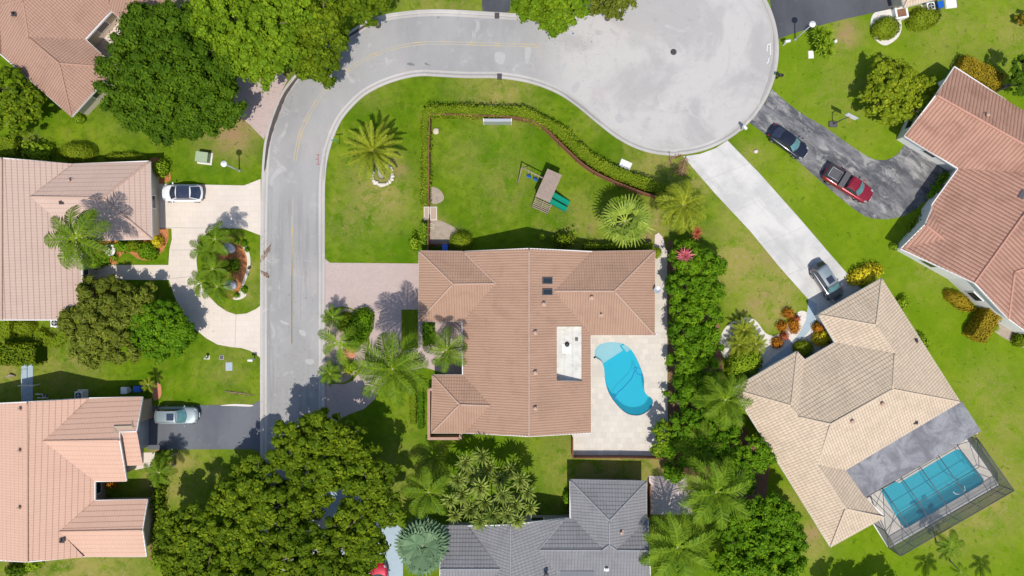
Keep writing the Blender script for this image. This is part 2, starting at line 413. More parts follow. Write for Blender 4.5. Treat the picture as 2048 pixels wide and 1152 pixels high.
tr = n.n('ShaderNodeBsdfTransparent'); mx = n.n('ShaderNodeMixShader'); mx.inputs[0].default_value = 0.17
n.t.links.new(tr.outputs[0], mx.inputs[1]); n.t.links.new(n.b.outputs[0], mx.inputs[2]); n.t.links.new(mx.outputs[0], n.out.inputs[0]); M['screen'] = n.m
n2_ = NT('side_insect_screen', 0.6, 0.3); n2_.color((0.13, 0.135, 0.145))
tr = n2_.n('ShaderNodeBsdfTransparent'); mx = n2_.n('ShaderNodeMixShader'); mx.inputs[0].default_value = 0.62
n2_.t.links.new(tr.outputs[0], mx.inputs[1]); n2_.t.links.new(n2_.b.outputs[0], mx.inputs[2]); n2_.t.links.new(mx.outputs[0], n2_.out.inputs[0]); M['side_screen'] = n2_.m
# --- roofs
def roofmat(name, c1, c2, groove, p, c, barrel=0.03, gs=0.5, weather=0.3, line=0.0, var=0.45):
    n = NT(name, 0.85, 0.2)
    uv = n.n('ShaderNodeUVMap', uv_map='UVMap').outputs[0]
    sp = n.n('ShaderNodeSeparateXYZ'); n.put(sp.inputs[0], uv); u, v = sp.outputs[0], sp.outputs[1]
    u = n.math('ADD', u, n.math('MULTIPLY', n.noise(1.4, 3), 0.10)); up = n.math('DIVIDE', u, p); vp = n.math('DIVIDE', v, c)
    w = n.math('ABSOLUTE', n.math('SINE', n.math('MULTIPLY', up, math.pi)))
    cb = n.n('ShaderNodeCombineXYZ'); n.put(cb.inputs[0], n.math('FLOOR', up)); n.put(cb.inputs[1], n.math('FLOOR', vp))
    wn_ = n.n('ShaderNodeTexWhiteNoise'); wn_.noise_dimensions = '3D'; n.put(wn_.inputs['Vector'], cb.outputs[0])
    cm = tuple((p_ + q_) / 2 for p_, q_ in zip(c1, c2)); col = n.mix(n.math('MULTIPLY', n.math('SUBTRACT', wn_.outputs['Value'], 0.5, clamp=True), var * 2), n.mix(n.math('MULTIPLY', n.ramp(wn_.outputs['Value'], 0.75, 1.0), var * .8), cm, c2), c1)
    g1 = n.math('MULTIPLY', n.ramp(w, 0.45, 0.05), gs)
    col = n.mix(g1, col, groove)
    if line:
        fr = n.math('FRACT', vp)
        l1 = n.math('MULTIPLY', n.math('GREATER_THAN', n.math('ABSOLUTE', n.math('SUBTRACT', fr, 0.5)), 0.40), line)
        col = n.mix(l1, col, groove)
    sk = n.noise(1.0, 5, 0.65, vec=uv, sx=(2.6, .22, 1)); col = n.mix(n.math('MULTIPLY', n.ramp(sk, 0.50, 0.74), weather * .8), col, tuple(x * 0.60 for x in c1))
    wt = n.noise(0.45, 6, 0.65, dist=0.5)
    col = n.mix(n.math('MULTIPLY', n.ramp(wt, 0.42, 0.72), weather), col, tuple(x * 0.62 for x in c1))
    sp2 = n.noise(0.9, 5, 0.7, sx=(1, 1, 1)); col = n.mix(n.math('MULTIPLY', n.ramp(sp2, 0.6, 0.8), 0.4), col, tuple(min(1, x * 1.22) for x in c2))
    n.color(col); n.bump(n.math('POWER', w, 0.7), barrel, 0.9); return n.m
M['roof_salmon'] = roofmat('salmon_barrel_tile', (0.365, 0.215, 0.155), (0.43, 0.27, 0.20), (0.15, 0.08, 0.06), 0.27, 0.33, 0.06, 0.40)
M['roof_rose'] = roofmat('pale_rose_flat_tile', (0.49, 0.35, 0.285), (0.54, 0.40, 0.33), (0.27, 0.17, 0.135), 0.30, 0.50, 0.015, 0.20, 0.14, 0.34, .3)
M['roof_peach'] = roofmat('peach_flat_tile', (0.54, 0.335, 0.245), (0.60, 0.39, 0.295), (0.30, 0.165, 0.115), 0.28, 0.55, 0.015, 0.20, 0.12, 0.30, .3)
M['roof_brown'] = roofmat('brown_orange_barrel_tile', (0.352, 0.215, 0.148), (0.415, 0.265, 0.188), (0.18, 0.10, 0.072), 0.27, 0.34, 0.045, 0.30, 0.34, 0.0, .3)
M['roof_red'] = roofmat('faded_red_barrel_tile', (0.375, 0.200, 0.142), (0.465, 0.27, 0.20), (0.11, 0.05, 0.04), 0.40, 0.45, 0.085, 0.52, 0.6)
M['roof_beige'] = roofmat('beige_mottled_tile', (0.51, 0.405, 0.295), (0.65, 0.52, 0.39), (0.22, 0.16, 0.11), 0.30, 0.44, 0.045, 0.50, 0.32, 0.30, .9)
M['roof_grey'] = roofmat('grey_shingle_tile', (0.195, 0.190, 0.198), (0.265, 0.26, 0.268), (0.10, 0.098, 0.10), 0.32, 0.42, 0.045, 0.36, 0.35, 0.22)
M['cap_rose'] = plain('rose_ridge_tile', (0.45, 0.31, 0.24), 0.85)
# --- leaves
M['lf_deep'] = leafmat('deep_green_leaves', (0.036, 0.085, 0.004), (0.11, 0.19, 0.008))
M['lf_bright'] = leafmat('bright_green_leaves', (0.085, 0.165, 0.006), (0.235, 0.34, 0.014))
M['lf_mid'] = leafmat('mid_green_leaves', (0.050, 0.098, 0.004), (0.205, 0.270, 0.010))
M['lf_olive'] = leafmat('olive_leaves', (0.08, 0.105, 0.01), (0.225, 0.255, 0.03))
M['lf_yellow'] = leafmat('yellow_green_leaves', (0.11, 0.165, 0.007), (0.37, 0.42, 0.02))
M['lf_lime'] = leafmat('lime_leaves', (0.07, 0.15, 0.006), (0.30, 0.42, 0.02))
M['lf_hedge'] = leafmat('hedge_leaves', (0.12, 0.185, 0.007), (0.26, 0.325, 0.018))
M['lf_vivid'] = leafmat('vivid_green_leaves', (0.045, 0.125, 0.004), (0.185, 0.325, 0.01))
M['lf_orange'] = leafmat('orange_croton_leaves', (0.22, 0.06, 0.01), (0.55, 0.24, 0.02))
M['lf_gold'] = leafmat('golden_leaves', (0.28, 0.24, 0.01), (0.75, 0.62, 0.03))
M['lf_rust'] = leafmat('rust_yellow_leaves', (0.14, 0.11, 0.01), (0.42, 0.30, 0.02))
M['lf_pink'] = leafmat('pink_bromeliad_leaves', (0.35, 0.05, 0.08), (0.75, 0.22, 0.25))
M['lf_red'] = leafmat('red_bromeliad_leaves', (0.25, 0.05, 0.03), (0.55, 0.17, 0.08))
M['lf_blue'] = leafmat('blue_green_fan_leaves', (0.06, 0.13, 0.065), (0.21, 0.31, 0.165))
M['lf_palm'] = leafmat('palm_leaves', (0.05, 0.12, 0.007), (0.21, 0.31, 0.018), 0.2, 0.55)
M['lf_palm_dark'] = leafmat('dark_palm_leaves', (0.045, 0.105, 0.006), (0.185, 0.27, 0.014), 0.18, 0.55)
M['lf_palm_yel'] = leafmat('yellow_palm_leaves', (0.09, 0.14, 0.008), (0.35, 0.38, 0.03), 0.2, 0.55)
M['lf_fan'] = leafmat('fan_palm_leaves', (0.1, 0.18, 0.01), (0.36, 0.44, 0.07), 0.2, 0.35)

M['lf_rosette'] = leafmat('rosette_leaves', (0.07, 0.125, 0.012), (0.30, 0.35, 0.07))
# ================================================================ ground
POOL1 = smooth([(1190,716),(1187,702),(1195,689),(1211,683),(1230,682),(1248,686),(1262,696),(1274,714),(1284,737),(1290,758),(1290,777),
                (1295,788),(1304,794),(1308,804),(1303,817),(1291,828),(1274,833),(1253,829),(1233,812),(1216,788),(1208,762),(1206,738),(1201,724)], 4, True)
POOL2 = [(1758,980),(1790,961),(1797,964),(1806,958),(1905,900),(1914,896),(1922,898),(1928,904),(1968,956),(1969,964),(1964,970),(1818,1055),(1811,1058),(1805,1055),(1800,1049)]
DECK1 = [(1143,866),(1143,912),(1338,912),(1335,820),(1334,520),(1300,514),(1300,640),(1175,660),(1175,850)]
DECK2 = [(1722,978),(1735,1032),(1746,1049),(1776,1096),(1997,968),(1928,866),(1920,850),(1860,880)]
DRY = [(470,262,45,.9),(420,285,40,.4),(1480,520,70,1.0),(1540,610,60,1.0),(1500,430,55,.8),(1400,350,45,.8),(1320,330,60,.7),(1560,560,50,.9),(1590,500,40,.5),
       (1000,190,60,.8),(960,180,60,.5),(740,175,40,.4),(760,390,60,.9),(720,360,40,.5),(700,440,50,.45),(1690,70,35,.9),(1960,980,90,1.0),(2010,850,60,.5),(1900,1060,50,.7),
       (1620,1080,40,.9),(1600,1000,40,.5),(1240,925,130,.8),(1330,940,60,.9),(330,960,50,1.0),(360,930,50,.8),(420,940,30,.4),(120,735,60,.5),(160,720,40,.6),(20,750,40,.9),(1160,450,60,.5),(1300,440,40,.9),
       (1310,395,40,.5),(480,850,50,.6),(260,200,60,.4),(500,250,30,.8),(1190,240,30,.3),(1700,190,90,.3),(1900,60,90,.4),(2030,60,60,.6),(1980,120,50,.4),(860,420,25,.3),(1500,320,40,.5),
       (1620,330,40,.4),(1870,520,60,.4),(1980,780,60,.4),(170,1130,120,.8),(60,1140,60,.5),(880,10,90,.5),(1940,870,30,.8),(800,560,1,0),(480,700,40,.3),(450,740,40,.4),(460,640,30,.2),(1010,370,60,.35),(930,310,50,.3),(800,960,70,.4),(500,540,20,.6),(505,590,20,.6)]
BARE = [(465,265,36,1.0),(1690,70,18,.9),(1700,55,12,.8),(880,455,16,.9),(905,478,20,.6),(1290,480,22,.8),(1300,455,14,.7),(1625,1070,16,.9),(1340,320,14,.6),(330,215,12,.3),(800,340,12,.7),(785,320,14,.6),(1510,610,12,.6),(1530,590,9,.5),
        (1180,455,10,.5),(1540,520,14,.5),(60,290,20,.5),(480,846,12,.4),(870,262,4,1.0),(320,905,18,1.0),(1620,990,10,.4),(455,730,6,.7),(868,395,10,.8),(1330,935,22,.5),(560,160,22,.7),(30,1130,20,.5)]
LUSH = [(760,480,110,.9),(1000,300,110,.8),(930,280,60,.5),(1080,450,60,.6),(420,320,60,.7),(1750,360,30,.5),(1940,690,60,.9),(1980,740,50,.9),(1640,160,60,.8),(290,540,50,.9),(270,515,30,.9),(250,800,100,.6),(400,770,60,.5),(500,520,20,.3),(1740,440,60,.5),
        (1000,930,120,.7),(850,900,80,.5),(1080,960,60,.7),(1840,620,50,.7),(1880,30,60,.3),(1150,210,50,.4),(700,200,50,.3),(2040,700,60,.7),(1700,1120,100,.5),(350,500,30,.5)]
xs = np.concatenate([[-9000,-3000,-1000,-400,-200,-120,-90,-72], np.arange(-64,64.01,.4), [72,90,120,200,400,1000,3000,9000]])
ys = np.concatenate([[-9000,-3000,-1000,-400,-200,-120,-90,-60,-45], np.arange(-38,38.01,.4), [45,60,90,120,200,400,1000,3000,9000]])
gx, gy = np.meshgrid(xs, ys); nx, ny = len(xs), len(ys)
gv = np.stack([gx.ravel(), gy.ravel(), np.zeros(gx.size)], 1)
def field(bl):
    f = np.zeros(gx.shape)
    for x, y, r, a in bl:
        p = W(x, y); d2 = ((gx - p.x) ** 2 + (gy - p.y) ** 2) / (r * S) ** 2
        f = np.maximum(f, a * np.exp(-d2 * 0.9))
    return f.ravel()
d1w = [tuple(W(*p).xy) for p in DECK1]; d2w = [tuple(W(*p).xy) for p in DECK2]
def cell_in(i, j, poly): return all(inpoly(xs[a], ys[b], poly) for a in (i, i + 1) for b in (j, j + 1))
gf = []
for j in range(ny - 1):
    for i in range(nx - 1):
        x, y = xs[i], ys[j]
        if (8 < x < 18 and -19 < y < 5 and cell_in(i, j, d1w)) or (38 < x < 54 and -29 < y < -14 and cell_in(i, j, d2w)): continue
        q = j * nx + i; gf.append((q, q + 1, q + 1 + nx, q + nx))
me = bpy.data.meshes.new('lawn'); me.from_pydata(gv.tolist(), [], gf); me.update()
for nm, bl in (('dry', DRY), ('bare', BARE), ('lush', LUSH)):
    a = me.attributes.new(nm, 'FLOAT', 'POINT'); a.data.foreach_set('value', field(bl).astype(np.float32))
me.materials.append(M['lawn'])
tag(link(bpy.data.objects.new('lawn', me)), kind='structure')

# ================================================================ road
WK = smooth([(526,1500),(526,1152),(526,900),(526,700),(526,560),(527,430),(529,350),(533,295),(540,262),(551,228),(567,190),(584,165),(606,140),(645,108),(690,76),(715,59),(738,45),(768,35),(805,29),(850,25),(900,25),(992,30),(1045,32),(1100,22),(1150,0),(1195,-40),(1230,-75)], 8)
EK = smooth([(645,1500),(645,1152),(645,800),(645,560),(645,400),(646,360),(649,328),(655,299),(665,268),(680,237),(701,211),(727,187),(757,170),(788,158),(819,150),(846,147),(870,148),(930,151),(1000,152),(1061,162),(1113,181),(1154,207),(1194,240),(1234,271),(1273,292),(1311,303),(1350,307)], 8)
cc, cr = (1346, 99), 206
CUL = [(cc[0] + cr * math.cos(t), cc[1] + cr * math.sin(t)) for t in np.linspace(math.pi / 2, -math.pi * 0.69, 60)]
KR = EK + CUL[1:]
sheet('road', WK + CUL[::-1] + EK[::-1], 0.006, M['road'])
def kerb(name, path, flip):
    P = [tuple(W(*p).xy) for p in path]; s = -1 if flip else 1
    mb = MB()
    ribbon(mb, P, -.42 * s, -.12 * s, 0.012, 0.014); ribbon(mb, P, -.12 * s, .02 * s, 0.014, 0.10)
    ribbon(mb, P, .02 * s, .28 * s, 0.10, 0.11); ribbon(mb, P, .28 * s, .30 * s, 0.11, -0.05)
    o = mb.build(name, M['kerb']); tag(o, kind='structure')
    gm = MB(); ribbon(gm, P, -.17 * s, -.10 * s, 0.0185, 0.0195); tag(gm.build('gutter_line', M['gutter']), kind='structure')
    return P
kerb('kerb', WK, False)
kerb('kerb', KR, True)
# darker strips laid along the gutter
def wstrip(name, pts, w0, w1, z, mat, n=6):
    P = [tuple(W(*p).xy) for p in smooth(pts, n)]
    mb = MB(); P = [Vector((p[0], p[1], 0)) for p in P]; L = len(P)
    rows = []
    for i, p in enumerate(P):
        d = (P[min(i + 1, L - 1)] - P[max(i - 1, 0)]).normalized(); nn = Vector((-d.y, d.x, 0)); t = i / (L - 1)
        k = math.sin(math.pi * min(1, max(0, t))) ** .5 * (1 + random.uniform(-.12, .12))
        rows.append((p + nn * w0 * k + Vector((0, 0, z)), p + nn * w1 * k + Vector((0, 0, z))))
    for a, b in zip(rows, rows[1:]): mb.quad(a[0], b[0], b[1], a[1])
    return tag(mb.build(name, mat), kind='structure')
wstrip('gutter_dark_strip', [(529,345),(534,297),(541,264),(552,230),(568,192),(585,167),(606,142)], -.30, .12, 0.118, M['dark_gutter'])
wstrip('gutter_dark_strip', [(652,300),(650,330),(648,362)], -.10, .06, 0.118, M['gutter'])
wstrip('gutter_dark_strip', [(1130,190),(1170,219),(1205,249)], -.14, .05, 0.118, M['gutter'])
wstrip('gutter_dark_strip', [(1548,60),(1550,110),(1540,160),(1520,205)], -.25, -.05, 0.024, M['gutter'])
for pts in ([(690,78),(715,61),(738,47)],): wstrip('gutter_dark_strip', pts, -.2, .1, 0.118, M['dark_gutter'])
# yellow centre lines
def mark(pts, w, off=0.0, z=0.011, mat='yellow', name='road_marking', n=6):
    P = [tuple(W(*p).xy) for p in (smooth(pts, n) if len(pts) > 2 else pts)]
    return tag(ribbon(MB(), P, off - w / 2, off + w / 2, z).build(name, M[mat]), kind='structure')
CLN = [(1079,92),(1000,89),(930,87),(880,86),(830,88),(775,100),(720,124),(682,151),(650,181),(622,222),(603,262),(594,295),(590,322)]
for off in (-.14, .14): mark(CLN, .10, off)
mark([(588,395),(587,480),(586,560),(586,640),(586,688)], .10, -.10); mark([(583.4,430),(583,560),(583,640),(583,688)], .09, 0.03)
# red utility marks: a bar with serifs and a short dash
for a, b in (((636.5,310),(636.5,328)),((633,309.5),(640,309.5)),((633,328.5),(640,328.5)),((631,318.5),(635.5,318.5))): mark([a, b], .07, z=0.011, mat='red_paint')
for a, b in (((1535,90),(1542,87)),((1535,90),(1534,103)),((1541,89),(1541,110)),((1533,127),(1537,124)),((1537,124),(1538,116))): mark([a, b], .07, z=0.026, mat='white')
for pts in ([(813,128),(820,125),(828,128),(829,131),(820,131)], [(849,127),(852,125),(857,129),(862,130),(860,131),(853,130)], [(875,34),(878,33),(878,36),(875,37)], [(676,136),(688,130),(694,126),(690,134),(680,139)]):
    sheet('oil_stain', pts, 0.0125, M['oil'], sm=3)
for pts in ([(1050,96),(1062,97),(1058,122),(1052,126)], [(1126,128),(1134,130),(1114,156),(1110,154)], [(1155,162),(1160,170),(1150,186),(1142,178)], [(1190,60),(1205,62),(1203,70),(1192,70)], [(1219,56),(1232,64),(1236,71),(1226,68)], [(1260,66),(1272,72),(1268,78)], [(1258,126),(1270,128),(1262,134)],
            [(560,640),(575,645),(578,650),(566,648)], [(598,660),(610,662),(612,672),(602,670)], [(610,720),(625,718),(628,726),(616,729)], [(990,105),(1010,108),(1006,128),(992,124)], [(1230,232),(1240,228),(1250,240),(1236,246)]):
    sheet('pale_patch', pts, 0.0105, M['patch'], sm=3)
sheet('pink_stain', [(1184,176),(1206,174),(1212,186),(1206,204),(1194,200),(1186,190)], 0.0105, M['pinkish'], sm=3)
# driveways
sheet('cream_driveway', [(296,367),(488,371),(521.5,358),(521.5,471),(501,463),(488,458),(470,456),(430,456),(400,478),(393,520),(397,560),(407,577),(419,594),(435,610),(454,623),(472,629),(493,627),(512,618),(521.5,611),
    (521.5,716),(510,707),(499,701),(483,696),(462,694),(435,689),(412,676),(390,658),(369,629),(353,602),(343,576),(338,560),(180,559),(180,530),(337,530),(339,499),(344,478),(343,457),(296,456)], 0.020, M['cream_paver'])
sheet('grey_asphalt_driveway', [(296,812),(505,809),(521.5,800),(521.5,905),(508,898),(296,899)], 0.020, M['grey_asphalt'])
sheet('driveway_edge_strip', [(440,811),(470,808),(505,810),(500,813),(470,812)], 0.026, M['gravel'], sm=3)
sheet('pink_paver_driveway', [(649.5,516),(653,520),(660,525.5),(828,527),(845,527),(845,640),(870,640),(935,640),(935,760),(850,735),(790,745),(765,770),(748,800),(728,818),(700,828),(680,838),(664,852),(649.5,864),(649.5,762),(665,768),(690,768),(706,761),(728,735),(738,700),(738,668),(730,642),(719,624),(700,615),(684,613),(668,616),(649.5,628)], 0.020, M['pink_paver'])
sheet('black_asphalt_driveway', [(960,-60),(1025,-60),(1020,22),(1008,26),(985,25),(965,22)], 0.020, M['black_asphalt'])
sheet('black_asphalt_driveway', [(1536,-30),(1800,-30),(1800,10),(1782,18),(1745,26),(1690,38),(1640,51),(1600,63),(1575,71),(1552,80),(1551,60),(1548,40),(1542,16)], 0.020, M['black_asphalt'])
sheet('worn_asphalt_driveway', smooth([(1544,178),(1560,193),(1600,225),(1650,255),(1700,290),(1738,315),(1758,320),(1775,319),(1795,308),(1808,290)], 4) + [(1830,262),(1930,330),(1900,345),(1870,395)] +
      smooth([(1845,405),(1833,417),(1810,430),(1785,437),(1758,438),(1732,433),(1700,412),(1650,370),(1600,326),(1550,285),(1515,257),(1498,245)], 4) + [(1513,228),(1530,205)], 0.020, M['worn_asphalt'])
sheet('concrete_driveway', [(1366,313),(1400,308),(1430,297),(1455,281),(1520,348),(1600,438),(1660,508),(1697,550),(1760,620),(1690,690),(1640,640),(1618,600),(1598,578),(1560,535),(1500,462),(1430,387)], 0.020, M['concrete'])
jm = MB()
for (a, b) in (((1408,362),(1500,326)),((1465,424),(1552,386)),((1522,490),(1612,452)),((1575,550),(1665,514))):
    ribbon(jm, [tuple(W(*a).xy), tuple(W(*b).xy)], -.012, .012, 0.0245)
tag(jm.build('driveway_joint', M['gutter']), kind='structure')
jm = MB()
for (a, b) in (((308,455),(488,457)),((472,629),(470,695)),((343,500),(393,500)),((338,558),(392,552))):
    ribbon(jm, [tuple(W(*a).xy), tuple(W(*b).xy)], -.02, .02, 0.0245)
tag(jm.build('driveway_joint', M['gutter']), kind='structure')
sheet('blue_grey_walkway', [(1617,598),(1634,608),(1632,640),(1618,663),(1600,682),(1594,700),(1560,740),(1510,770),(1490,765),(1545,715),(1578,690),(1600,665),(1612,640)], 0.026, M['blue_walk'])
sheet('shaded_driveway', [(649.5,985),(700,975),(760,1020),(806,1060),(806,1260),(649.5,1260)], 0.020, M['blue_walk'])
sheet('side_walkway', [(43,728),(66,728),(66,815),(43,815)], 0.020, M['blue_walk'])
sheet('patio_slab', [(1297,952),(1372,952),(1385,1029),(1297,1029)], 0.020, M['grey_slab'])
sheet('paved_entry_court', [(480,140),(560,140),(575,160),(560,190),(548,222),(537,255),(528,279),(500,250),(470,225),(465,180)], 0.014, M['pink_paver'])
sheet('courtyard_paving', [(170,85),(225,25),(265,52),(290,90),(262,125),(225,145)], 0.02, M['grey_slab'])
sheet('rear_path', [(300,-20),(420,-20),(385,18),(345,45)], 0.02, M['grey_slab'])
sheet('front_path', [(1575,690),(1530,705),(1490,668),(1484,642),(1462,645),(1443,668),(1441,700),(1455,725),(1475,760),(1500,775),(1560,745)], 0.014, M['gravel'], sm=4)
sheet('front_path', [(1563,690),(1566,660),(1580,640),(1600,622),(1617,628),(1622,650),(1650,680),(1625,715),(1600,700),(1585,705)], 0.016, M['gravel'], sm=4)
sheet('front_path', [(1484,640),(1510,640),(1530,665),(1548,672),(1565,668),(1580,700),(1540,720),(1500,700)], 0.018, M['gravel'], sm=4)
sheet('deck_edge', [(1186,300),(1186,300.1),(1186.1,300)], -0.5, M['gravel']) if False else None
# beds
sheet('mulch_bed', [(300,318),(325,320),(336,333),(341,350),(338,363),(300,366)], 0.012, M['mulch'], sm=4)
sheet('mulch_bed', [(180,478),(337,455),(337,478),(328,500),(306,518),(292,522),(274,517),(262,507),(247,506),(236,518),(232,529),(180,529)], 0.012, M['mulch'])
sheet('mulch_bed', [(455,470),(478,480),(492,492),(499,512),(499,535),(490,560),(482,585),(470,598),(452,590),(445,560),(436,530),(438,490)], 0.012, M['mulch'], sm=4)
sheet('bed_edging', [(482,484),(493,492),(500,512),(500,535),(492,560),(486,578),(493,590),(480,599),(466,598),(478,585),(487,558),(494,534),(493,512)], 0.017, M['stone'], sm=4)
sheet('mulch_bed', [(170,560),(235,560),(240,585),(200,600),(170,600)], 0.012, M['mulch'], sm=3)
sheet('mulch_bed', [(651,640),(668,622),(700,618),(722,640),(734,675),(731,715),(712,745),(690,764),(668,764),(651,752)], 0.024, M['dirt'], sm=4)
sheet('reddish_bed', [(682,705),(702,690),(712,700),(706,718),(690,727),(680,722)], 0.028, M['terracotta'], sm=3)
sheet('lawn_patch', [(803,619),(836,619),(836,700),(803,700)], 0.024, M['lf_hedge'])
sheet('walkway_entry', [(822,696),(905,696),(905,712),(822,712)], 0.028, M['pink_paver'])
sheet('gravel_ring', [(1742,38),(1755,22),(1790,20),(1803,45),(1798,72),(1775,90),(1758,86),(1744,68)], 0.012, M['gravel'], sm=4)
sheet('paved_pad', [(1672,640),(2060,900),(2060,650),(1990,620)], -0.3, M['dirt']) if False else None
sheet('sandy_strip', [(1990,632),(2010,645),(2060,690),(2060,700),(2025,685),(1985,660)], 0.012, M['dirt'], sm=2)
sheet('mulch_bed', [(303,770),(320,768),(322,792),(308,800)], 0.012, M['terracotta'], sm=4)
sheet('clay_path', [(285,905),(320,905),(318,930),(270,940)], 0.012, M['cream_paver'])
sheet('sandy_strip', [(862,375),(880,380),(888,398),(872,408),(860,402)], 0.012, M['dirt'], sm=4)
sheet('sandy_strip', [(862,440),(900,450),(915,465),(900,488),(862,488)], 0.012, M['dirt'], sm=4)
sheet('sandy_strip', [(1310,470),(1326,475),(1335,530),(1312,530)], 0.012, M['grey_slab'], sm=2)
sheet('bed_soil', [(1336,480),(1375,490),(1425,540),(1436,600),(1450,800),(1540,930),(1530,1010),(1350,1010),(1337,830)], 0.010, M['brown_mulch'])
sheet('bed_soil', [(300,905),(322,905),(326,1120),(300,1120)], 0.010, M['brown_mulch'])
# pools: deck with a hole, basin, water
sheet('travertine_pool_deck', DECK1, 0.03, M['travertine'], [POOL1])
sheet('pool_deck', DECK2, 0.03, M['travertine'], [POOL2])
sheet('house_slab_strip', [(1296,500),(1334,500),(1334,524),(1296,524)], 0.022, M['travertine'])
def pool(name, pts, label, wallm, floorm, depth, waterm, shelf=None):
    root = thing(name, label, 'pool', W(sum(p[0] for p in pts) / len(pts), sum(p[1] for p in pts) / len(pts)))
    inv = -root.location
    P = [W(*p) for p in pts]
    mb = MB()
    for a, b in zip(P, P[1:] + P[:1]): mb.quad(a + inv + Vector((0, 0, .028)), b + inv + Vector((0, 0, .028)), b + inv + Vector((0, 0, -depth)), a + inv + Vector((0, 0, -depth)))
    mb.build('basin_wall', wallm, root)
    o = sheet_mesh('basin_floor', pts, -depth, floorm, parent=root); o.location = inv
    cp = MB(); ribbon(cp, [(p + inv).xy for p in P + P[:2]], -.12, .12, 0.042); cp.build('coping', M['travertine'], root)
    if shelf:
        sp, divs, steps = shelf
        sh = sheet_mesh('sun_shelf', sp, -0.30, M['shelf'], parent=root); sh.location = inv
        mb = MB()
        Q = [W(*p) for p in divs]
        for a, b in zip(Q, Q[1:]): mb.quad(a + inv + Vector((0, 0, -.30)), b + inv + Vector((0, 0, -.30)), b + inv + Vector((0, 0, -depth)), a + inv + Vector((0, 0, -depth)))
        ribbon(mb, [(q + inv).xy for q in Q], -.03, .03, -0.292)
        mb.build('shelf_edge', M['basin'], root)
    w = sheet_mesh('water', pts, -0.10, waterm, parent=root); w.location = inv
    return root
shelf_pts = [(1205.5,728),(1200,724),(1190,716),(1187,702),(1195,689),(1211,683),(1230,682),(1241,684)] + [(1242,696),(1246,701)]
shelf_pts = smooth([(1201,724),(1190,716),(1187,702),(1195,689),(1211,683),(1230,682),(1248,686)], 4) + [(1241,692),(1247,702),(1205,729)]
pr = pool('swimming_pool', POOL1, 'blue kidney shaped swimming pool with a pale sun shelf on the travertine deck', M['basin'], M['basin'], 1.35, M['water'],
     (shelf_pts, [(1205,729),(1247,702),(1241,692),(1249,686)], None))
st = MB()
for i in range(3):
    a, b = W(1244 + i * 4, 693 + i * 4.5), W(1252 + i * 4, 688 + i * 4); st.quad(*[q - pr.location + Vector((0, 0, z)) for q, z in ((a, -.35 - i * .2), (b, -.35 - i * .2), (b + Vector((.22, -.2, 0)), -.35 - i * .2), (a + Vector((.22, -.2, 0)), -.35 - i * .2))])
st.build('step', M['shelf'], pr)
pl = pool('swimming_pool', POOL2, 'teal rectangular swimming pool inside the screened cage', M['basin_teal'], M['basin_teal'], 1.3, M['water_deep'])
hz = smooth([(1228,797),(1236,785),(1246,776),(1256,765),(1263,757),(1268,745),(1270,741),(1267,738),(1269,735),(1273,737),(1272,743),(1276,748),(1290,752)], 6)
hb = MB(); hb.tube([W(x, y, -0.07) for x, y in hz], .03, 5); hb.box(tuple(W(1228, 797, -.9)), (.5, .35, .2), 0.9)
tag(hb.build('pool_cleaner_hose', M['blue_plastic']), 'thin dark cleaner hose curling across the kidney shaped pool', 'pool hose')
hz = smooth([(1906,983),(1912,988),(1922,987),(1930,980),(1928,972)], 6)
tag(MB().tube([W(x, y, -0.08) for x, y in hz], .04, 5).build('pool_cleaner_hose', M['white']), 'white hose loop floating in the caged teal pool', 'pool hose')

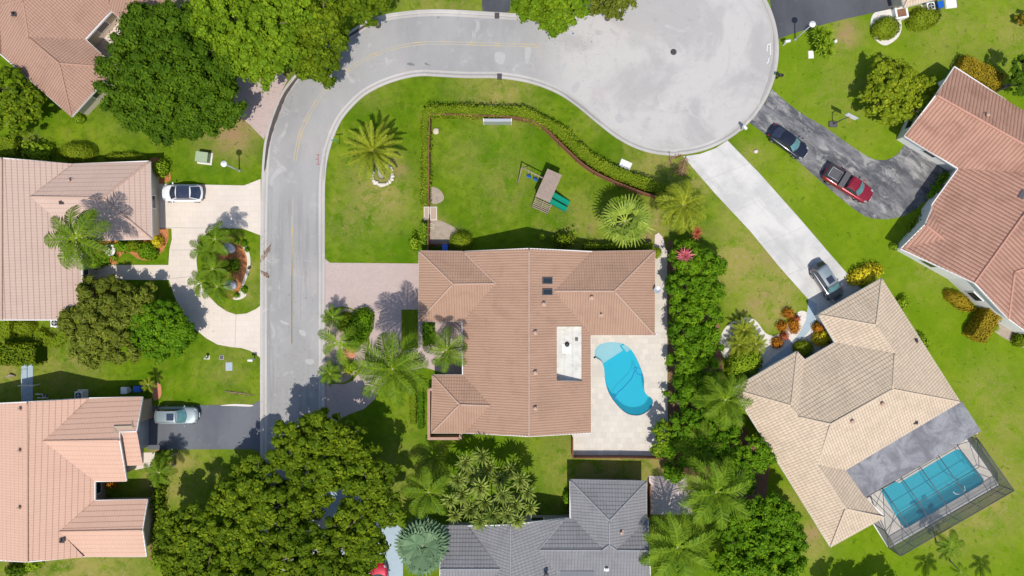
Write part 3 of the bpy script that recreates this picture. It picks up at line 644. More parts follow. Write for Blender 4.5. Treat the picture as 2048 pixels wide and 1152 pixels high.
# ================================================================ houses
EAVE = 2.9
def offset_poly(P, d):
    """inward offset of CCW/CW 2D polygon"""
    A = sum(P[i].x * P[(i + 1) % len(P)].y - P[(i + 1) % len(P)].x * P[i].y for i in range(len(P)))
    s = 1 if A > 0 else -1; out = []
    for i in range(len(P)):
        a, b, c = P[i - 1], P[i], P[(i + 1) % len(P)]
        d1 = (b - a).normalized(); d2 = (c - b).normalized()
        n1 = Vector((-d1.y, d1.x)) * s; n2 = Vector((-d2.y, d2.x)) * s
        k = n1 + n2
        if k.length < .2: out.append(b + n1 * d); continue
        k.normalize(); out.append(b + k * (d / max(.35, k.dot(n1))))
    return out
def tile_face(mb_uv, pts, course, holes=None, lift=0.035):
    """pts: world verts of a roof plane. Adds tile courses (real stepped bands) with uv in metres."""
    V, UV = mb_uv
    P = [Vector(p) for p in pts]
    n = Vector((0, 0, 0))
    for a, b in zip(P, P[1:] + P[:1]): n += a.cross(b)
    n.normalize()
    if n.z < 0: n = -n
    c = sum(P, Vector()) / len(P)
    for p in P: p.z = c.z - (n.x * (p.x - c.x) + n.y * (p.y - c.y)) / n.z
    up = Vector((0, 0, 1)); s = (up - n * up.dot(n))
    s = s.normalized() if s.length > 1e-3 else Vector((0, 1, 0))
    e = s.cross(n).normalized()
    o = c
    bm = bmesh.new()
    tr = tessellate_polygon([[Vector((p.x, p.y, 0)) for p in P]])
    vs = [bm.verts.new(p) for p in P]
    for t in tr:
        try: bm.faces.new([vs[i] for i in t])
        except ValueError: pass
    bmesh.ops.recalc_face_normals(bm, faces=bm.faces)
    vmin = min((p - o).dot(s) for p in P); vmax = max((p - o).dot(s) for p in P)
    k = 1
    while vmin + k * course < vmax:
        g = bm.verts[:] + bm.edges[:] + bm.faces[:]
        bmesh.ops.bisect_plane(bm, geom=g, plane_co=o + s * (vmin + k * course), plane_no=s); k += 1
    for h in (holes or []):
        hp = [W(x, y, c.z) for x, y in h]
        for _ in range(3):
            hp = [W(x, y, c.z - (n.x * (q.x - c.x) + n.y * (q.y - c.y)) / n.z) for (x, y), q in zip(h, hp)]
        for a, b in zip(hp, hp[1:] + hp[:1]):
            d = (b - a); d.z = 0; pn = Vector((-d.y, d.x, 0)).normalized()
            bmesh.ops.bisect_plane(bm, geom=bm.verts[:] + bm.edges[:] + bm.faces[:], plane_co=a, plane_no=pn)
        h2 = [(q.x, q.y) for q in hp]
        dl = [f for f in bm.faces if inpoly(f.calc_center_median().x, f.calc_center_median().y, h2)]
        bmesh.ops.delete(bm, geom=dl, context='FACES')
    for f in bm.faces:
        cc_ = f.calc_center_median(); kb = math.floor(((cc_ - o).dot(s) - vmin) / course)
        v0 = vmin + kb * course
        pl_ = []; 
        for v in f.verts:
            t = ((v.co - o).dot(s) - v0) / course
            q = v.co + n * (lift * (1 - t)) - s * (0.02 * (1 - t))
            pl_.append(q); UV.append(((v.co - o).dot(e), (v.co - o).dot(s) - vmin))
        if (pl_[1] - pl_[0]).cross(pl_[2] - pl_[0]).z < 0: pl_ = pl_[::-1]; UV[-len(pl_):] = UV[-len(pl_):][::-1]
        V.append(pl_)
    # solid layer added under the tiles so sun cannot leak through the gaps
    for f in bm.faces:
        pl_ = [v.co - n * 0.03 for v in f.verts]
        if (pl_[1] - pl_[0]).cross(pl_[2] - pl_[0]).z < 0: pl_ = pl_[::-1]
        V.append(pl_); UV += [(0, 0)] * len(pl_)
    bm.free()
    return n, c
HOUSES = {}
def house(key, label, verts, faces, outline, roofm, capm, wallm, course=.35, holes=None, open_ends=(), fascia='white', eave=EAVE, wall_inset=0.6, windows=True, capr=.10, lift=.035):
    Z = {k: v[2] for k, v in verts.items()}
    XY = {k: v[:2] for k, v in verts.items()}
    fixed = {k for k in verts if abs(Z[k] - eave) < 1e-6 or (len(verts[k]) > 3)}
    for it in range(120):
        acc = {k: [] for k in verts}
        for f in faces:
            if len(f) < 4: continue
            P = np.array([W(*XY[k], Z[k]) for k in f]); A = np.c_[P[:, :2], np.ones(len(f))]
            try: co = np.linalg.lstsq(A, P[:, 2], rcond=None)[0]
            except Exception: continue
            pr_ = A @ co
            for k, z in zip(f, pr_): acc[k].append(z)
        for k in verts:
            if k not in fixed and acc[k]: Z[k] = 0.5 * Z[k] + 0.5 * float(np.mean(acc[k]))
    WV = {k: W(*XY[k], Z[k]) for k in verts}
    base = sum((WV[k] for k in outline), Vector()) / len(outline)
    root = thing('house', label, 'house', (base.x, base.y, 0)); off = Vector((-base.x, -base.y, 0))
    HOUSES[key] = (root, WV, off)
    V, UV = [], []; info = []
    for i, f in enumerate(faces):
        info.append(tile_face((V, UV), [WV[k] for k in f], course, (holes or {}).get(i), lift))
    vv = []; ff = []
    for pl_ in V:
        n0 = len(vv); vv += [tuple(q + off) for q in pl_]; ff.append(tuple(range(n0, n0 + len(pl_))))
    me = bpy.data.meshes.new('roof'); me.from_pydata(vv, [], ff); me.update()
    uvl = me.uv_layers.new(name='UVMap'); uvl.data.foreach_set('uv', np.array(UV, dtype=np.float32).ravel())
    me.materials.append(roofm); roof = link(bpy.data.objects.new('roof', me), root)
    # ridge and hip caps
    ed = {}
    for i, f in enumerate(faces):
        for a, b in zip(f, f[1:] + f[:1]): ed.setdefault(frozenset((a, b)), []).append(i)
    for e_, fs in ed.items():
        if len(fs) != 2: continue
        a, b = [WV[k] for k in e_]; n1, c1 = info[fs[0]]; n2, c2 = info[fs[1]]
        if n1.dot(c2 - a) < 0:
            pts = []; L = (b - a).length; m = max(1, int(L / .4))
            for i in range(m + 1): pts.append(a + (b - a) * (i / m) + off + Vector((0, 0, .03)))
            cap = MB(); cap.tube(pts, [capr * (1 if i % 2 else .86) for i in range(m + 1)], 6); cap.build('ridge_cap', capm, roof)
    # fascia and gutter
    fa = MB()
    for a, b in zip(outline, outline[1:] + outline[:1]):
        if (a, b) in open_ends or (b, a) in open_ends: continue
        p, q = WV[a] + off, WV[b] + off; d = (q - p); L = d.length
        if L < .2: continue
        d.normalize(); sd_ = Vector((-d.y, d.x, 0)).normalized() * .045
        for s_ in (1,):
            lo = Vector((0, 0, -.20)); hi = Vector((0, 0, .015))
            pts = [p - sd_ + lo, q - sd_ + lo, q - sd_ + hi, p - sd_ + hi, p + sd_ + lo, q + sd_ + lo, q + sd_ + hi, p + sd_ + hi]
            for f in ((0, 1, 2, 3), (7, 6, 5, 4), (3, 2, 6, 7), (4, 5, 1, 0)): fa.quad(*[pts[i] for i in f])
    fa.build('fascia', M[fascia], root)
    # walls
    O2 = [WV[k].xy for k in outline]; I2 = offset_poly(O2, wall_inset); wl = MB(); n = len(outline)
    A = sum(O2[i].x * O2[(i + 1) % n].y - O2[(i + 1) % n].x * O2[i].y for i in range(n)); sg = 1 if A > 0 else -1
    for i in range(n):
        a, b = I2[i], I2[(i + 1) % n]; za, zb = WV[outline[i]].z - .12, WV[outline[(i + 1) % n]].z - .12
        pts = [Vector((a.x, a.y, 0)) + off, Vector((b.x, b.y, 0)) + off, Vector((b.x, b.y, zb)) + off, Vector((a.x, a.y, za)) + off]
        wl.quad(*(pts if sg > 0 else pts[::-1]))
        # soffit board
        sof = [Vector((a.x, a.y, za - .01)) + off, Vector((b.x, b.y, zb - .01)) + off, Vector((O2[(i + 1) % n].x, O2[(i + 1) % n].y, zb - .01)) + off, Vector((O2[i].x, O2[i].y, za - .01)) + off]
        wl.quad(*sof)
    wl.build('wall', wallm, root)
    if windows:
        for i in range(n):
            if (outline[i], outline[(i + 1) % n]) in open_ends: continue
            a, b = Vector((*I2[i], 0)), Vector((*I2[(i + 1) % n], 0)); d = b - a; L = d.length
            if L < 3.2: continue
            d.normalize(); nn = Vector((d.y, -d.x, 0)) * sg; m = max(1, int(L / 5)); ang = math.atan2(d.y, d.x)
            for j in range(m):
                c = a + d * (L * (j + .5) / m) + off
                if abs((c - off).x) > 60 or abs((c - off).y) > 34: continue
                w = MB(); w.box((c.x + nn.x * .0, c.y + nn.y * .0, 1.55), (1.5, .16, 1.25), ang); wo = w.build('window', M['white'], root)
                g_ = MB(); g_.box((c.x + nn.x * .055, c.y + nn.y * .055, 1.55), (1.3, .08, 1.05), ang); g_.build('pane', M['glass'], wo)
    return root, WV, off
def on_roof(key, face_keys, px, py, dz=0):
    """world point on the plane through three roof vertices seen at photo pixel"""
    root, WV, off = HOUSES[key]; a, b, c = [WV[k] for k in face_keys]
    n = (b - a).cross(c - a).normalized(); C0 = Vector((0, 0, H)); d = (W(px, py, 0) - C0)
    t = n.dot(a - C0) / n.dot(d); p = C0 + d * t
    if n.z < 0: n = -n
    return p + off + n * dz, n
def roof_box(key, fk, name, px, py, size, mat, label=None, dz=0, rz=0):
    p, n = on_roof(key, fk, px, py, dz)
    q = Vector((0, 0, 1)).rotation_difference(n).to_matrix().to_4x4()
    m = MB(); m.box((0, 0, size[2] / 2), size, rz, Matrix.Translation(p) @ q)
    o = m.build(name, mat, HOUSES[key][0])
    if label: o['label'] = label
    return o
def roof_vent(key, fk, px, py, mat='cap_rose', r=.16):
    p, n = on_roof(key, fk, px, py); m = MB(); m.box((p.x, p.y, p.z + .02), (.5, .5, .06)); m.lathe(p, [(r, 0), (r, .28), (r * 1.35, .3), (r * 1.2, .38), (.02, .4)], 10)
    m.build('roof_vent', M[mat], HOUSES[key][0])
def wall_slab(key, name, p0, p1, h, t, mat, z0=0, label=None):
    root, WV, off = HOUSES[key]; a, b = W(*p0) + off, W(*p1) + off; d = b - a; c = (a + b) / 2
    m = MB(); m.box((c.x, c.y, z0 + h / 2), (d.length, t, h), math.atan2(d.y, d.x)); o = m.build(name, mat, root)
    if label: o['label'] = label
    return o
E = EAVE
# --- main house (brown tiles)
hv = {'a': (838,502,E), 'b': (927,503,E), 'c': (1058,497,5.3), 'd': (1185,503,E), 'e': (1310,501,E), 'f': (1309,670,E), 'g': (1181,670,E), 'h': (1182,866,E), 'i': (1058,873,5.3), 'j': (930,866,E),
      'k': (863,866,E), 'l': (865,750,E), 'm': (925,750,E), 'n': (924,643,E), 'o': (837,643,E), 'p': (906,568,4.3), 'q': (992,567,4.3), 'r': (919,809,4), 's': (981,811,4), 't': (1108,582,4.6), 'u': (1229,582,4.6)}
house('main', 'brown tiled house with white flat roof panel between paver driveway and kidney pool', hv,
      [list('abqp'), list('apo'), list('opqn'), list('bcismnq')[:0] or ['b','c','i','j','s','m','n','q'], ['l','m','s','r'], ['l','r','k'], ['k','r','s','j'],
       ['c','d','t','g','h','i'], ['d','e','u','t'], ['e','f','u'], ['t','u','f','g']],
      list('abcdefghijklmno'), M['roof_brown'], M['cap_rose'], M['tan_wall'], .34, {7: [[(1113,653),(1164,653),(1164,762),(1113,762)]]})
fk = ['c', 'd', 'h']
root, WV, off = HOUSES['main']
zf = 3.05
fl = MB(); cs = [W(x, y, zf) + off for x, y in ((1111.5,651),(1165,651),(1165,761),(1111.5,761))]
fl.quad(*cs[::-1]); fl.build('flat_roof', M['white_roof'], root, 0)
wl = MB()
tops = [on_roof('main', fk, x, y, .05)[0] for x, y in ((1113,653),(1164,653),(1164,762),(1113,762))]
for i in range(4):
    j = (i + 1) % 4; a, b = tops[i], tops[j]; wl.quad(a, b, Vector((b.x, b.y, zf - .1)), Vector((a.x, a.y, zf - .1)))
wl.build('light_well_wall', M['white_roof'], root)
bx = MB(); p = W(1133, 697, zf) + off; bx.box((p.x, p.y, zf + .03), (.9, 1.0, .05)); bx.build('roof_curb', M['white'], root)
bx = MB(); p = W(1134, 689, zf) + off; bx.lathe((p.x, p.y, zf + .05), [(.22, 0), (.22, .12), (.27, .14), (.05, .2)], 6); bx.build('roof_vent', M['iron'], root)
bx = MB(); p = W(1153, 679, zf) + off; bx.box((p.x, p.y, zf + .1), (.3, .3, .2)); bx.build('roof_vent', M['dark_metal'], root)
for y in (561.5, 584):
    o = roof_box('main', fk, 'skylight', 1094, y, (1.12, .66, .16), M['dark_metal'])
    p, n = on_roof('main', fk, 1094, y, .165); q = Vector((0, 0, 1)).rotation_difference(n).to_matrix().to_4x4()
    m = MB(); m.box((0, 0, 0), (.96, .50, .03), 0, Matrix.Translation(p) @ q); m.build('pane', M['glass'], o)
for x, y in ((1087,608),(1070,665),(1070,745),(1070,816)): roof_vent('main', fk, x, y)
roof_vent('main', ['t','u','f'], 1183, 595); roof_vent('main', ['t','u','f'], 1202, 629, r=.09)
m = MB(); p = W(1311, 578, 3.2) + off
m.tube([p + Vector((-.35, 0, -.25)), p + Vector((.05, 0, .15))], .03, 6); m.lathe(p + Vector((.15, -.1, .12)), [(.05, 0), (.25, .05), (.38, .14), (.39, .16), (.36, .15), (.2, .07), (.02, .04)], 16); m.build('satellite_dish', M['grey_metal'], root)
for i, x in enumerate((1189,1211,1259,1282,1302)):
    m = MB(); p = W(x, 665, 0) + off; m.box((p.x, p.y, 1.4), (.12, .12, 2.8)); m.build('patio_post', M['white'], root)
# low terracotta garden walls at the corner of the house
def lowwall(pts, h, t, mat, name, label, cat, z0=0, top=None):
    P = [W(*p) for p in pts]; c = P[0]; root = thing(name, label, cat, (c.x, c.y, 0)); m = MB(); k = MB()
    for i, (a, b) in enumerate(zip(P, P[1:])):
        d = b - a; q = (a + b) / 2 - c; m.box((q.x, q.y, h / 2), (d.length + t * .98, t - i * .006, h), math.atan2(d.y, d.x)); k.box((q.x, q.y, h + .03 + i * .004), (d.length + t + .06, t + .07, .06), math.atan2(d.y, d.x))
    m.build('wall_body', mat, root); k.build('coping', top or mat, root); return root
lowwall([(868,775),(861,775),(861,866),(861,871),(923,871),(923,862)], 1.5, .22, M['brick'], 'garden_wall', 'low salmon coloured garden wall wrapping the lower left corner of the brown tiled house', 'wall', top=M['brick'])
# --- left rose roofed house
hv = {'a': (4,316,5.6), 'b': (147,328,E), 'c': (300,322,E), 'd': (304,478,E), 'e': (163,481,E), 'f': (166,640,E), 'g': (4,640,5.6), 'h': (206,395,4.6), 'i': (60,393,4.6), 'w': (-140,324,E), 'x': (-140,640,E)}
house('left', 'pale rose tiled house beside the cream semicircular driveway', hv,
      [['a','b','i','e','f','g'], ['b','c','h','i'], ['c','d','h'], ['i','h','d','e'], ['w','a','g','x']], ['a','b','c','d','e','f','g','x','w'], M['roof_rose'], M['cap_rose'], M['cream_wall'], .50, lift=.022)
roof_vent('left', ['b','c','h'], 141, 361, 'cap_rose', .12); roof_vent('left', ['i','h','d'], 123, 404, 'iron', .06)
wall_slab('left', 'garage_door', (306.5,375), (307.5,450), 2.2, .1, M['cream_wall'])
# --- bottom-left peach house
hv = {'a': (55,804,5.5), 'b': (180,796,E), 'c': (285,794,E), 'd': (273,863,4.5, 1), 'd2': (239,864,4.5,1), 'e': (239,880,4.9), 'f': (87,882,4.9), 'g': (253,962,E), 'h': (190,963,E), 'i': (190,1001,E), 'j': (295,999,E),
      'k': (285,1060,4.7), 'l': (119,1063,4.7), 'm': (293,1113,E), 'n': (171,1113,E), 'o': (55,1124,5.5), 'w': (-75,810,E), 'x': (-75,1117,E)}
house('peach', 'peach tiled house at the lower left beside the grey asphalt driveway', hv,
      [['a','b','f','h','i','l','n','o'], ['b','c','d','d2','e','f'], ['f','e','g','h'], ['i','j','k','l'], ['l','k','m','n'], ['w','a','o','x']],
      ['a','b','c','d','d2','e','g','h','i','j','k','m','n','o','x','w'], M['roof_peach'], M['roof_peach'] if False else plain('peach_ridge_tile', (0.52, 0.33, 0.24), .85), M['tan_wall'], .55, windows=True, lift=.022)
root, WV, off = HOUSES['peach']
m = MB(); A_, B_, C_, D_ = [W(*p) + off for p in ((240,865,4.45),(274,863,4.45),(286,930,3.0),(251,931,3.0))]
V, UV = [], []; tile_face((V, UV), [A_, B_, C_, D_], .5)
vv, ff = [], []
for pl_ in V: n0 = len(vv); vv += [tuple(q) for q in pl_]; ff.append(tuple(range(n0, n0 + len(pl_))))
me = bpy.data.meshes.new('garage_roof'); me.from_pydata(vv, [], ff); me.update(); me.uv_layers.new(name='UVMap').data.foreach_set('uv', np.array(UV, dtype=np.float32).ravel()); me.materials.append(M['roof_peach']); link(bpy.data.objects.new('garage_roof', me), root)
gw = MB()
a, b = W(283,800,0) , W(283,925,0)
g0, g1 = W(304,803,0) + off, W(304,925,0) + off
gw.quad(Vector((g1.x - .9, g1.y, 0)), Vector((g0.x - .9, g0.y, 0)), Vector((g0.x - .9, g0.y, 2.9)), Vector((g1.x - .9, g1.y, 2.9)))
gw.build('garage_wall', M['grey_wall'], root)
wall_slab('peach', 'garage_door', (297,822), (297,892), 2.2, .12, M['grey_metal'])
for x, y in ((42,818),(41,901),(41,1015)): roof_vent('peach', ['w','a','o'], x, y, 'cap_rose', .12)
roof_vent('peach', ['a','f','h'], 124, 1081, 'iron', .06)
# --- top-left salmon house
hv = {'a': (-130,0,E), 'b': (0,108,E), 'c': (143,233,E), 'd': (232,135,E), 'e': (171,79,E), 'f': (223,22,E), 'g': (285,73,E), 'h': (350,0,E), 'h2': (420,-80,E), 'p': (119,127,4.4), 'q': (57,75,4.9), 'r': (46,0,5.8), 's': (0,13,5.2), 't': (277,46,4.0), 't2': (262,-25,4.6), 'u': (216,-6,4.0), 'v': (200,-80,5.5), 'z': (40,-90,6.0), 'zz': (-130,-90,E)}
house('salmon', 'salmon tiled house with a notched courtyard at the upper left corner', hv,
      [['c','d','p'], ['d','e','q','p'], ['b','c','p','q','r','s'], ['q','e','f','u','v','z','r'], ['f','g','t','t2','u'], ['g','h','t'], ['a','b','s','zz'], ['s','r','z','zz'], ['t','h','h2','t2'], ['u','t2','h2','v']],
      ['a','b','c','d','e','f','g','h','h2','v','z','zz'], M['roof_salmon'], plain('salmon_ridge_tile', (0.40, 0.24, 0.17), .85), M['cream_wall'], .33)
roof_vent('salmon', ['b','c','q'], 28, 28, 'iron', .07)
wall_slab('salmon', 'door', (166,222), (178,209), 2.1, .12, M['blue_walk'])
# --- right faded red house
hv = {'a': (1801,498,E), 'b': (1850,449,3.7,1), 'c': (1864,416,E), 'c2': (1864,409,E), 'd': (1916,337,E), 'e': (1809,272,E), 'f': (1872,190,4.6), 'g': (1909,133,E), 'h': (2009,198,E), 'i': (2021,208,E), 'j': (2160,285,E), 'k': (2160,352,4.6),
      'l': (2160,275,5.6), 'm': (1949,566,5.9), 'n': (1888,479,4.6), 'o': (2048,428,5.9), 'p': (2160,294,5.9), 'q': (2017,638,4.3), 'r': (2160,742,E), 's': (2160,500,5.2), 't': (2029,544,5.1)}
house('red', 'faded red barrel tiled house at the right edge beside the worn asphalt driveway', hv,
      [['e','d','k','f'], ['f','k','j','i','h','g'], ['d','c2','c','n','a','m','o','p','k'], ['a','n','b'], ['b','n','c'], ['m','q','t','s','p','o'], ['t','q','r','s']],
      ['a','b','c','c2','d','e','f','g','h','i','j','r','q','m'], M['roof_red'], plain('red_ridge_tile', (0.48, 0.25, 0.185), .85), M['offwhite_wall'], .42, capr=.13)
roof_vent('red', ['f','k','g'], 1972, 231, 'cap_rose', .15); 
roof_box('red', ['d','a','m'], 'skylight', 2044, 389, (.5, .9, .14), M['dark_metal'], rz=-.55)
# --- right beige house
hv = {'a': (1637,629,E), 'b': (1763,557,E), 'c': (1920,804,E), 'd': (1691,940,E), 'e': (1730,994,E), 'e2': (1769,1034,E), 'f': (1661,1094,E), 'g': (1465,778,E), 'h': (1594,703,E), 'i': (1610,720,E), 'j': (1670,685,E),
      'p': (1752,650,4.5), 'q': (1789,706,5), 'r': (1785,778,5.6), 's': (1661,848,5.6), 't': (1595,833,4.9), 'u': (1582,811,4.7), 'v': (1635,930,4.4), 'w': (1691,1017,4.2)}
house('beige', 'beige mottled tile house with grey flat porch roof beside the screened pool cage', hv,
      [['a','b','p'], ['b','c','r','q','p'], ['a','p','q','j'], ['j','q','r','s','t','i'], ['i','t','u','h'], ['h','u','g'], ['g','u','t','s','v','w','f'], ['r','c','d','v','s'], ['v','d','e','e2','w'], ['w','e2','f']],
      ['a','b','c','d','e','e2','f','g','h','i','j'], M['roof_beige'], plain('beige_ridge_tile', (0.55, 0.44, 0.33), .85), M['offwhite_wall'], .40)
roof_vent('beige', ['r','c','d'], 1763, 807, 'cap_rose', .15); roof_vent('beige', ['r','c','d'], 1703, 842, 'cap_rose', .15); roof_vent('beige', ['b','c','r'], 1831, 682, 'iron', .06); roof_vent('beige', ['r','c','d'], 1831, 844, 'iron', .06)
root, WV, off = HOUSES['beige']
zf = 2.92; m = MB(); cs = [W(x, y, zf) + off for x, y in ((1690,941),(1730,995),(1962,862),(1924,803))]
lo = [Vector((p.x, p.y, zf - .22)) for p in cs]
m.quad(*cs); m.quad(*lo[::-1])
for i in range(4): m.quad(cs[i], lo[i], lo[(i + 1) % 4], cs[(i + 1) % 4])
m.build('porch_roof', M['grey_flat'], root)
m = MB()
for t in (1.0,):
    a = W(1922, 856, 0) + off; m.box((a.x, a.y, 1.3), (.14, .14, 2.6))
m.build('porch_post', M['white'], root)
# --- bottom grey house
hv = {'P': (1140,960,E), 'Q': (1293,963,E), 'A': (1219,1041,4.6), 'B': (1219,1089,4.6), 'C': (1205,1100,4.4), 'D': (1148,1037,E), 'D2': (1140,1035,E), 'D3': (1129,1037,E), 'G': (1076,1100,4.4), 'F': (1296,1040,E), 'F0': (1293,1033,E), 'I': (1233,1100,4.4), 'J': (1299,1101,4.4),
      'K': (1303,1230,E), 'L': (1185,1230,E), 'N': (1021,1050,5.2), 'O': (1021,1230,5.2), 'U': (935,1052,E), 'T': (882,1052,E), 'X': (1000,1138,4.6), 'Y': (880,1138,4.6), 'Z': (920,1230,E), 'ZZ': (879,1230,E)}
house('grey', 'grey tiled house at the bottom edge with solar panels on its roof', hv,
      [['P','Q','A'], ['P','A','B','C','D','D2'], ['Q','F0','F','I','B','A'], ['D3','D','C','G'], ['F','J','I'], ['G','C','B','I','J','K','L'], ['N','D3','G','L','O'], ['U','N','O','Z','X'], ['T','U','X','Y'], ['Y','X','Z','ZZ']],
      ['P','Q','F0','F','J','K','L','O','Z','ZZ','Y','T','U','N','D3','D','D2'], M['roof_grey'], plain('grey_ridge_tile', (0.26, 0.26, 0.27), .85), M['grey_wall'], .42)
for i in range(2): roof_box('grey', ['G','J','K'], 'solar_panel', 1137 + i * 34, 1155, (1.75, 1.6, .08), plain('dark_solar_panel', (0.07, 0.075, 0.10), .4) if i == 0 else bpy.data.materials['dark_solar_panel'], dz=.03)
p, n = on_roof('grey', ['N','G','L'], 1092, 1146); m = MB(); m.lathe(p, [(.15, 0), (.15, .25), (.24, .32), (.26, .5), (.15, .62), (.02, .66)], 12); m.build('turbine_vent', M['dark_metal'], HOUSES['grey'][0])
roof_vent('grey', ['G','J','K'], 1213, 1137, 'white', .14); roof_vent('grey', ['F','B','A'], 1242, 1064, 'cap_rose', .12)
# --- top-right sliver house
hv = {'a': (1808,14,E), 'b': (1888,-6,E), 'c': (1870,-90,E), 'd': (1790,-70,E), 'e': (1835,-40,4.0)}
house('sliver', 'sliver of a cream house roof at the top edge beside the blue bin', hv, [['a','b','e'], ['b','c','e'], ['c','d','e'], ['d','a','e']], list('abcd'), M['roof_beige'], bpy.data.materials['beige_ridge_tile'], M['cream_wall'], .4, windows=False)

# ================================================================ screened pool cage
root = thing('pool_cage', 'bronze framed insect screen cage over the teal rectangular pool', 'pool cage', tuple(W(1870, 980, 0)))
off = -root.location; fr = MB()
hw = 2.45; hi = 3.1
def c(px, py, z): return W(px, py, z) + off
base = [c(1747,1047,.03), c(1776,1095,.03), c(1996,968,.03), c(1925,868,.03)]
top = [Vector((p.x, p.y, hw)) for p in base]
roofline = [(1732,994),(1765,976),(1802,953),(1839,932),(1876,913),(1914,890),(1958,862)]
ins = [c(1822,1076,hi), c(1994,973,hi)]
for a, b in zip(base, top): fr.tube([a, b], .05, 5)
for a, b in zip(top, top[1:]): fr.tube([a, b], .05, 5)
for a, b in zip(base, base[1:]): fr.tube([a, b], .04, 5)
fr.tube([top[0], c(1740,992,hw)], .05, 5); fr.tube([top[3], c(1948,868,hw)], .05, 5)
fr.tube([top[1], ins[0]], .04, 5); fr.tube([top[2], ins[1]], .04, 5); fr.tube(ins, .05, 5)
h0, h1 = c(1765,976,2.95), c(1914,890,2.95)
fr.tube([c(1733,994,2.72), c(1958,863,2.72)], .06, 5)
for i in range(5):
    t = i / 4; s0 = h0.lerp(h1, t); s1 = ins[0].lerp(ins[1], .04 + t * .86); s2 = top[1].lerp(top[2], .13 + t * .80); s3 = base[1].lerp(base[2], .13 + t * .80)
    fr.tube([s0, s0.lerp(s1, .5) + Vector((0, 0, .25)), s1, s2, s3], .042, 5)
mid0, mid1 = h0.lerp(ins[0], .52) + Vector((0, 0, .2)), h1.lerp(ins[1], .52) + Vector((0, 0, .2))
fr.tube([mid0, mid1], .035, 5)
fr.tube([c(1740,992,hw), ins[0]], .035, 5); fr.tube([top[0], mid0], .035, 5); fr.tube([h0, top[0]], .035, 5); fr.tube([top[3], ins[1]], .035, 5); fr.tube([top[3], h1], .035, 5); fr.tube([mid1, top[3]], .035, 5)
fr.tube([top[1].lerp(base[1], .55), top[2].lerp(base[2], .55)], .03, 5)
fr.build('cage_frame', M['dark_metal'], root)
sc_ = MB(); sc_.quad(h0, h1, mid1, mid0); sc_.quad(mid0, mid1, ins[1], ins[0]); sc_.quad(ins[0], ins[1], top[2], top[1]); sc_.quad(h0, mid0, ins[0], top[1], top[0]); sc_.quad(h1, top[3], top[2], ins[1], mid1)
sc_.build('roof_screen', M['screen'], root)
sc_ = MB()
for i in range(3): sc_.quad(base[i], base[i + 1], top[i + 1], top[i])
sc_.build('side_screen', M['side_screen'], root)
m = MB(); ribbon(m, [p.xy for p in base], -.1, .1, .10); m.build('base_kerb', M['white'], root)
# ================================================================ foliage
def leaves(C, N, size, aspect=0.55, jit=0.5, sizej=0.35):
    """diamond leaves at centres C facing roughly N"""
    n = len(C); N = N + RNG.normal(0, jit, (n, 3)); N /= np.linalg.norm(N, axis=1, keepdims=True) + 1e-9
    T = RNG.normal(0, 1, (n, 3)); T -= N * (T * N).sum(1, keepdims=True); T /= np.linalg.norm(T, axis=1, keepdims=True) + 1e-9
    B = np.cross(N, T); L = size * (1 + RNG.uniform(-sizej, sizej, (n, 1))) * .5; Wd = L * aspect
    V = np.stack([C - T * L, C - T * L * .1 + B * Wd, C + T * L, C - T * L * .1 - B * Wd], 1)
    return V.reshape(-1, 3)
def lobe_leaves(lobes, leaf, dens, clump=.75, up=.35, gap=.12):
    """lobes: (cx,cy,cz,rx,ry,rz) world. returns leaf centres, normals, tint"""
    CC, NN, TT = [], [], []
    for cx, cy, cz, rx, ry, rz in lobes:
        area = math.pi * rx * ry; nc = max(6, int(area * 1.7 / clump ** 2))
        a = RNG.uniform(0, 2 * math.pi, nc); u = RNG.uniform(-.25, 1, nc); q = np.sqrt(np.clip(1 - u * u, 0, 1))
        D = np.stack([q * np.cos(a), q * np.sin(a), u], 1); rr = RNG.uniform(.60, 1.04, (nc, 1)) * (1 + .10 * np.sin(3 * a + cx)[:, None])
        P = np.array([cx, cy, cz]) + D * rr * np.array([rx, ry, rz])
        keep = RNG.uniform(0, 1, nc) > gap; P, D = P[keep], D[keep]; nc = len(P)
        cr_ = clump * RNG.uniform(.55, 1.15, nc); nl = np.maximum(4, (cr_ ** 2 * dens).astype(int))
        idx = np.repeat(np.arange(nc), nl); m = len(idx)
        a = RNG.uniform(0, 2 * math.pi, m); u = RNG.uniform(-.35, 1, m); q = np.sqrt(1 - u * u); d = np.stack([q * np.cos(a), q * np.sin(a), u * .7], 1)
        C = P[idx] + d * (cr_[idx] * RNG.uniform(.6, 1.05, m))[:, None]
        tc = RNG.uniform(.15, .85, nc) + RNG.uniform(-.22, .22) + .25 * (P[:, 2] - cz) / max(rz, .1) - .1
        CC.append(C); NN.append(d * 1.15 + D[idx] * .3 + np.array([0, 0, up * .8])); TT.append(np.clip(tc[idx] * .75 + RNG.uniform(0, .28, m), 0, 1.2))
        CORES.append((P.copy(), cr_.copy()))
    return np.concatenate(CC), np.concatenate(NN), np.concatenate(TT)
CORES = []
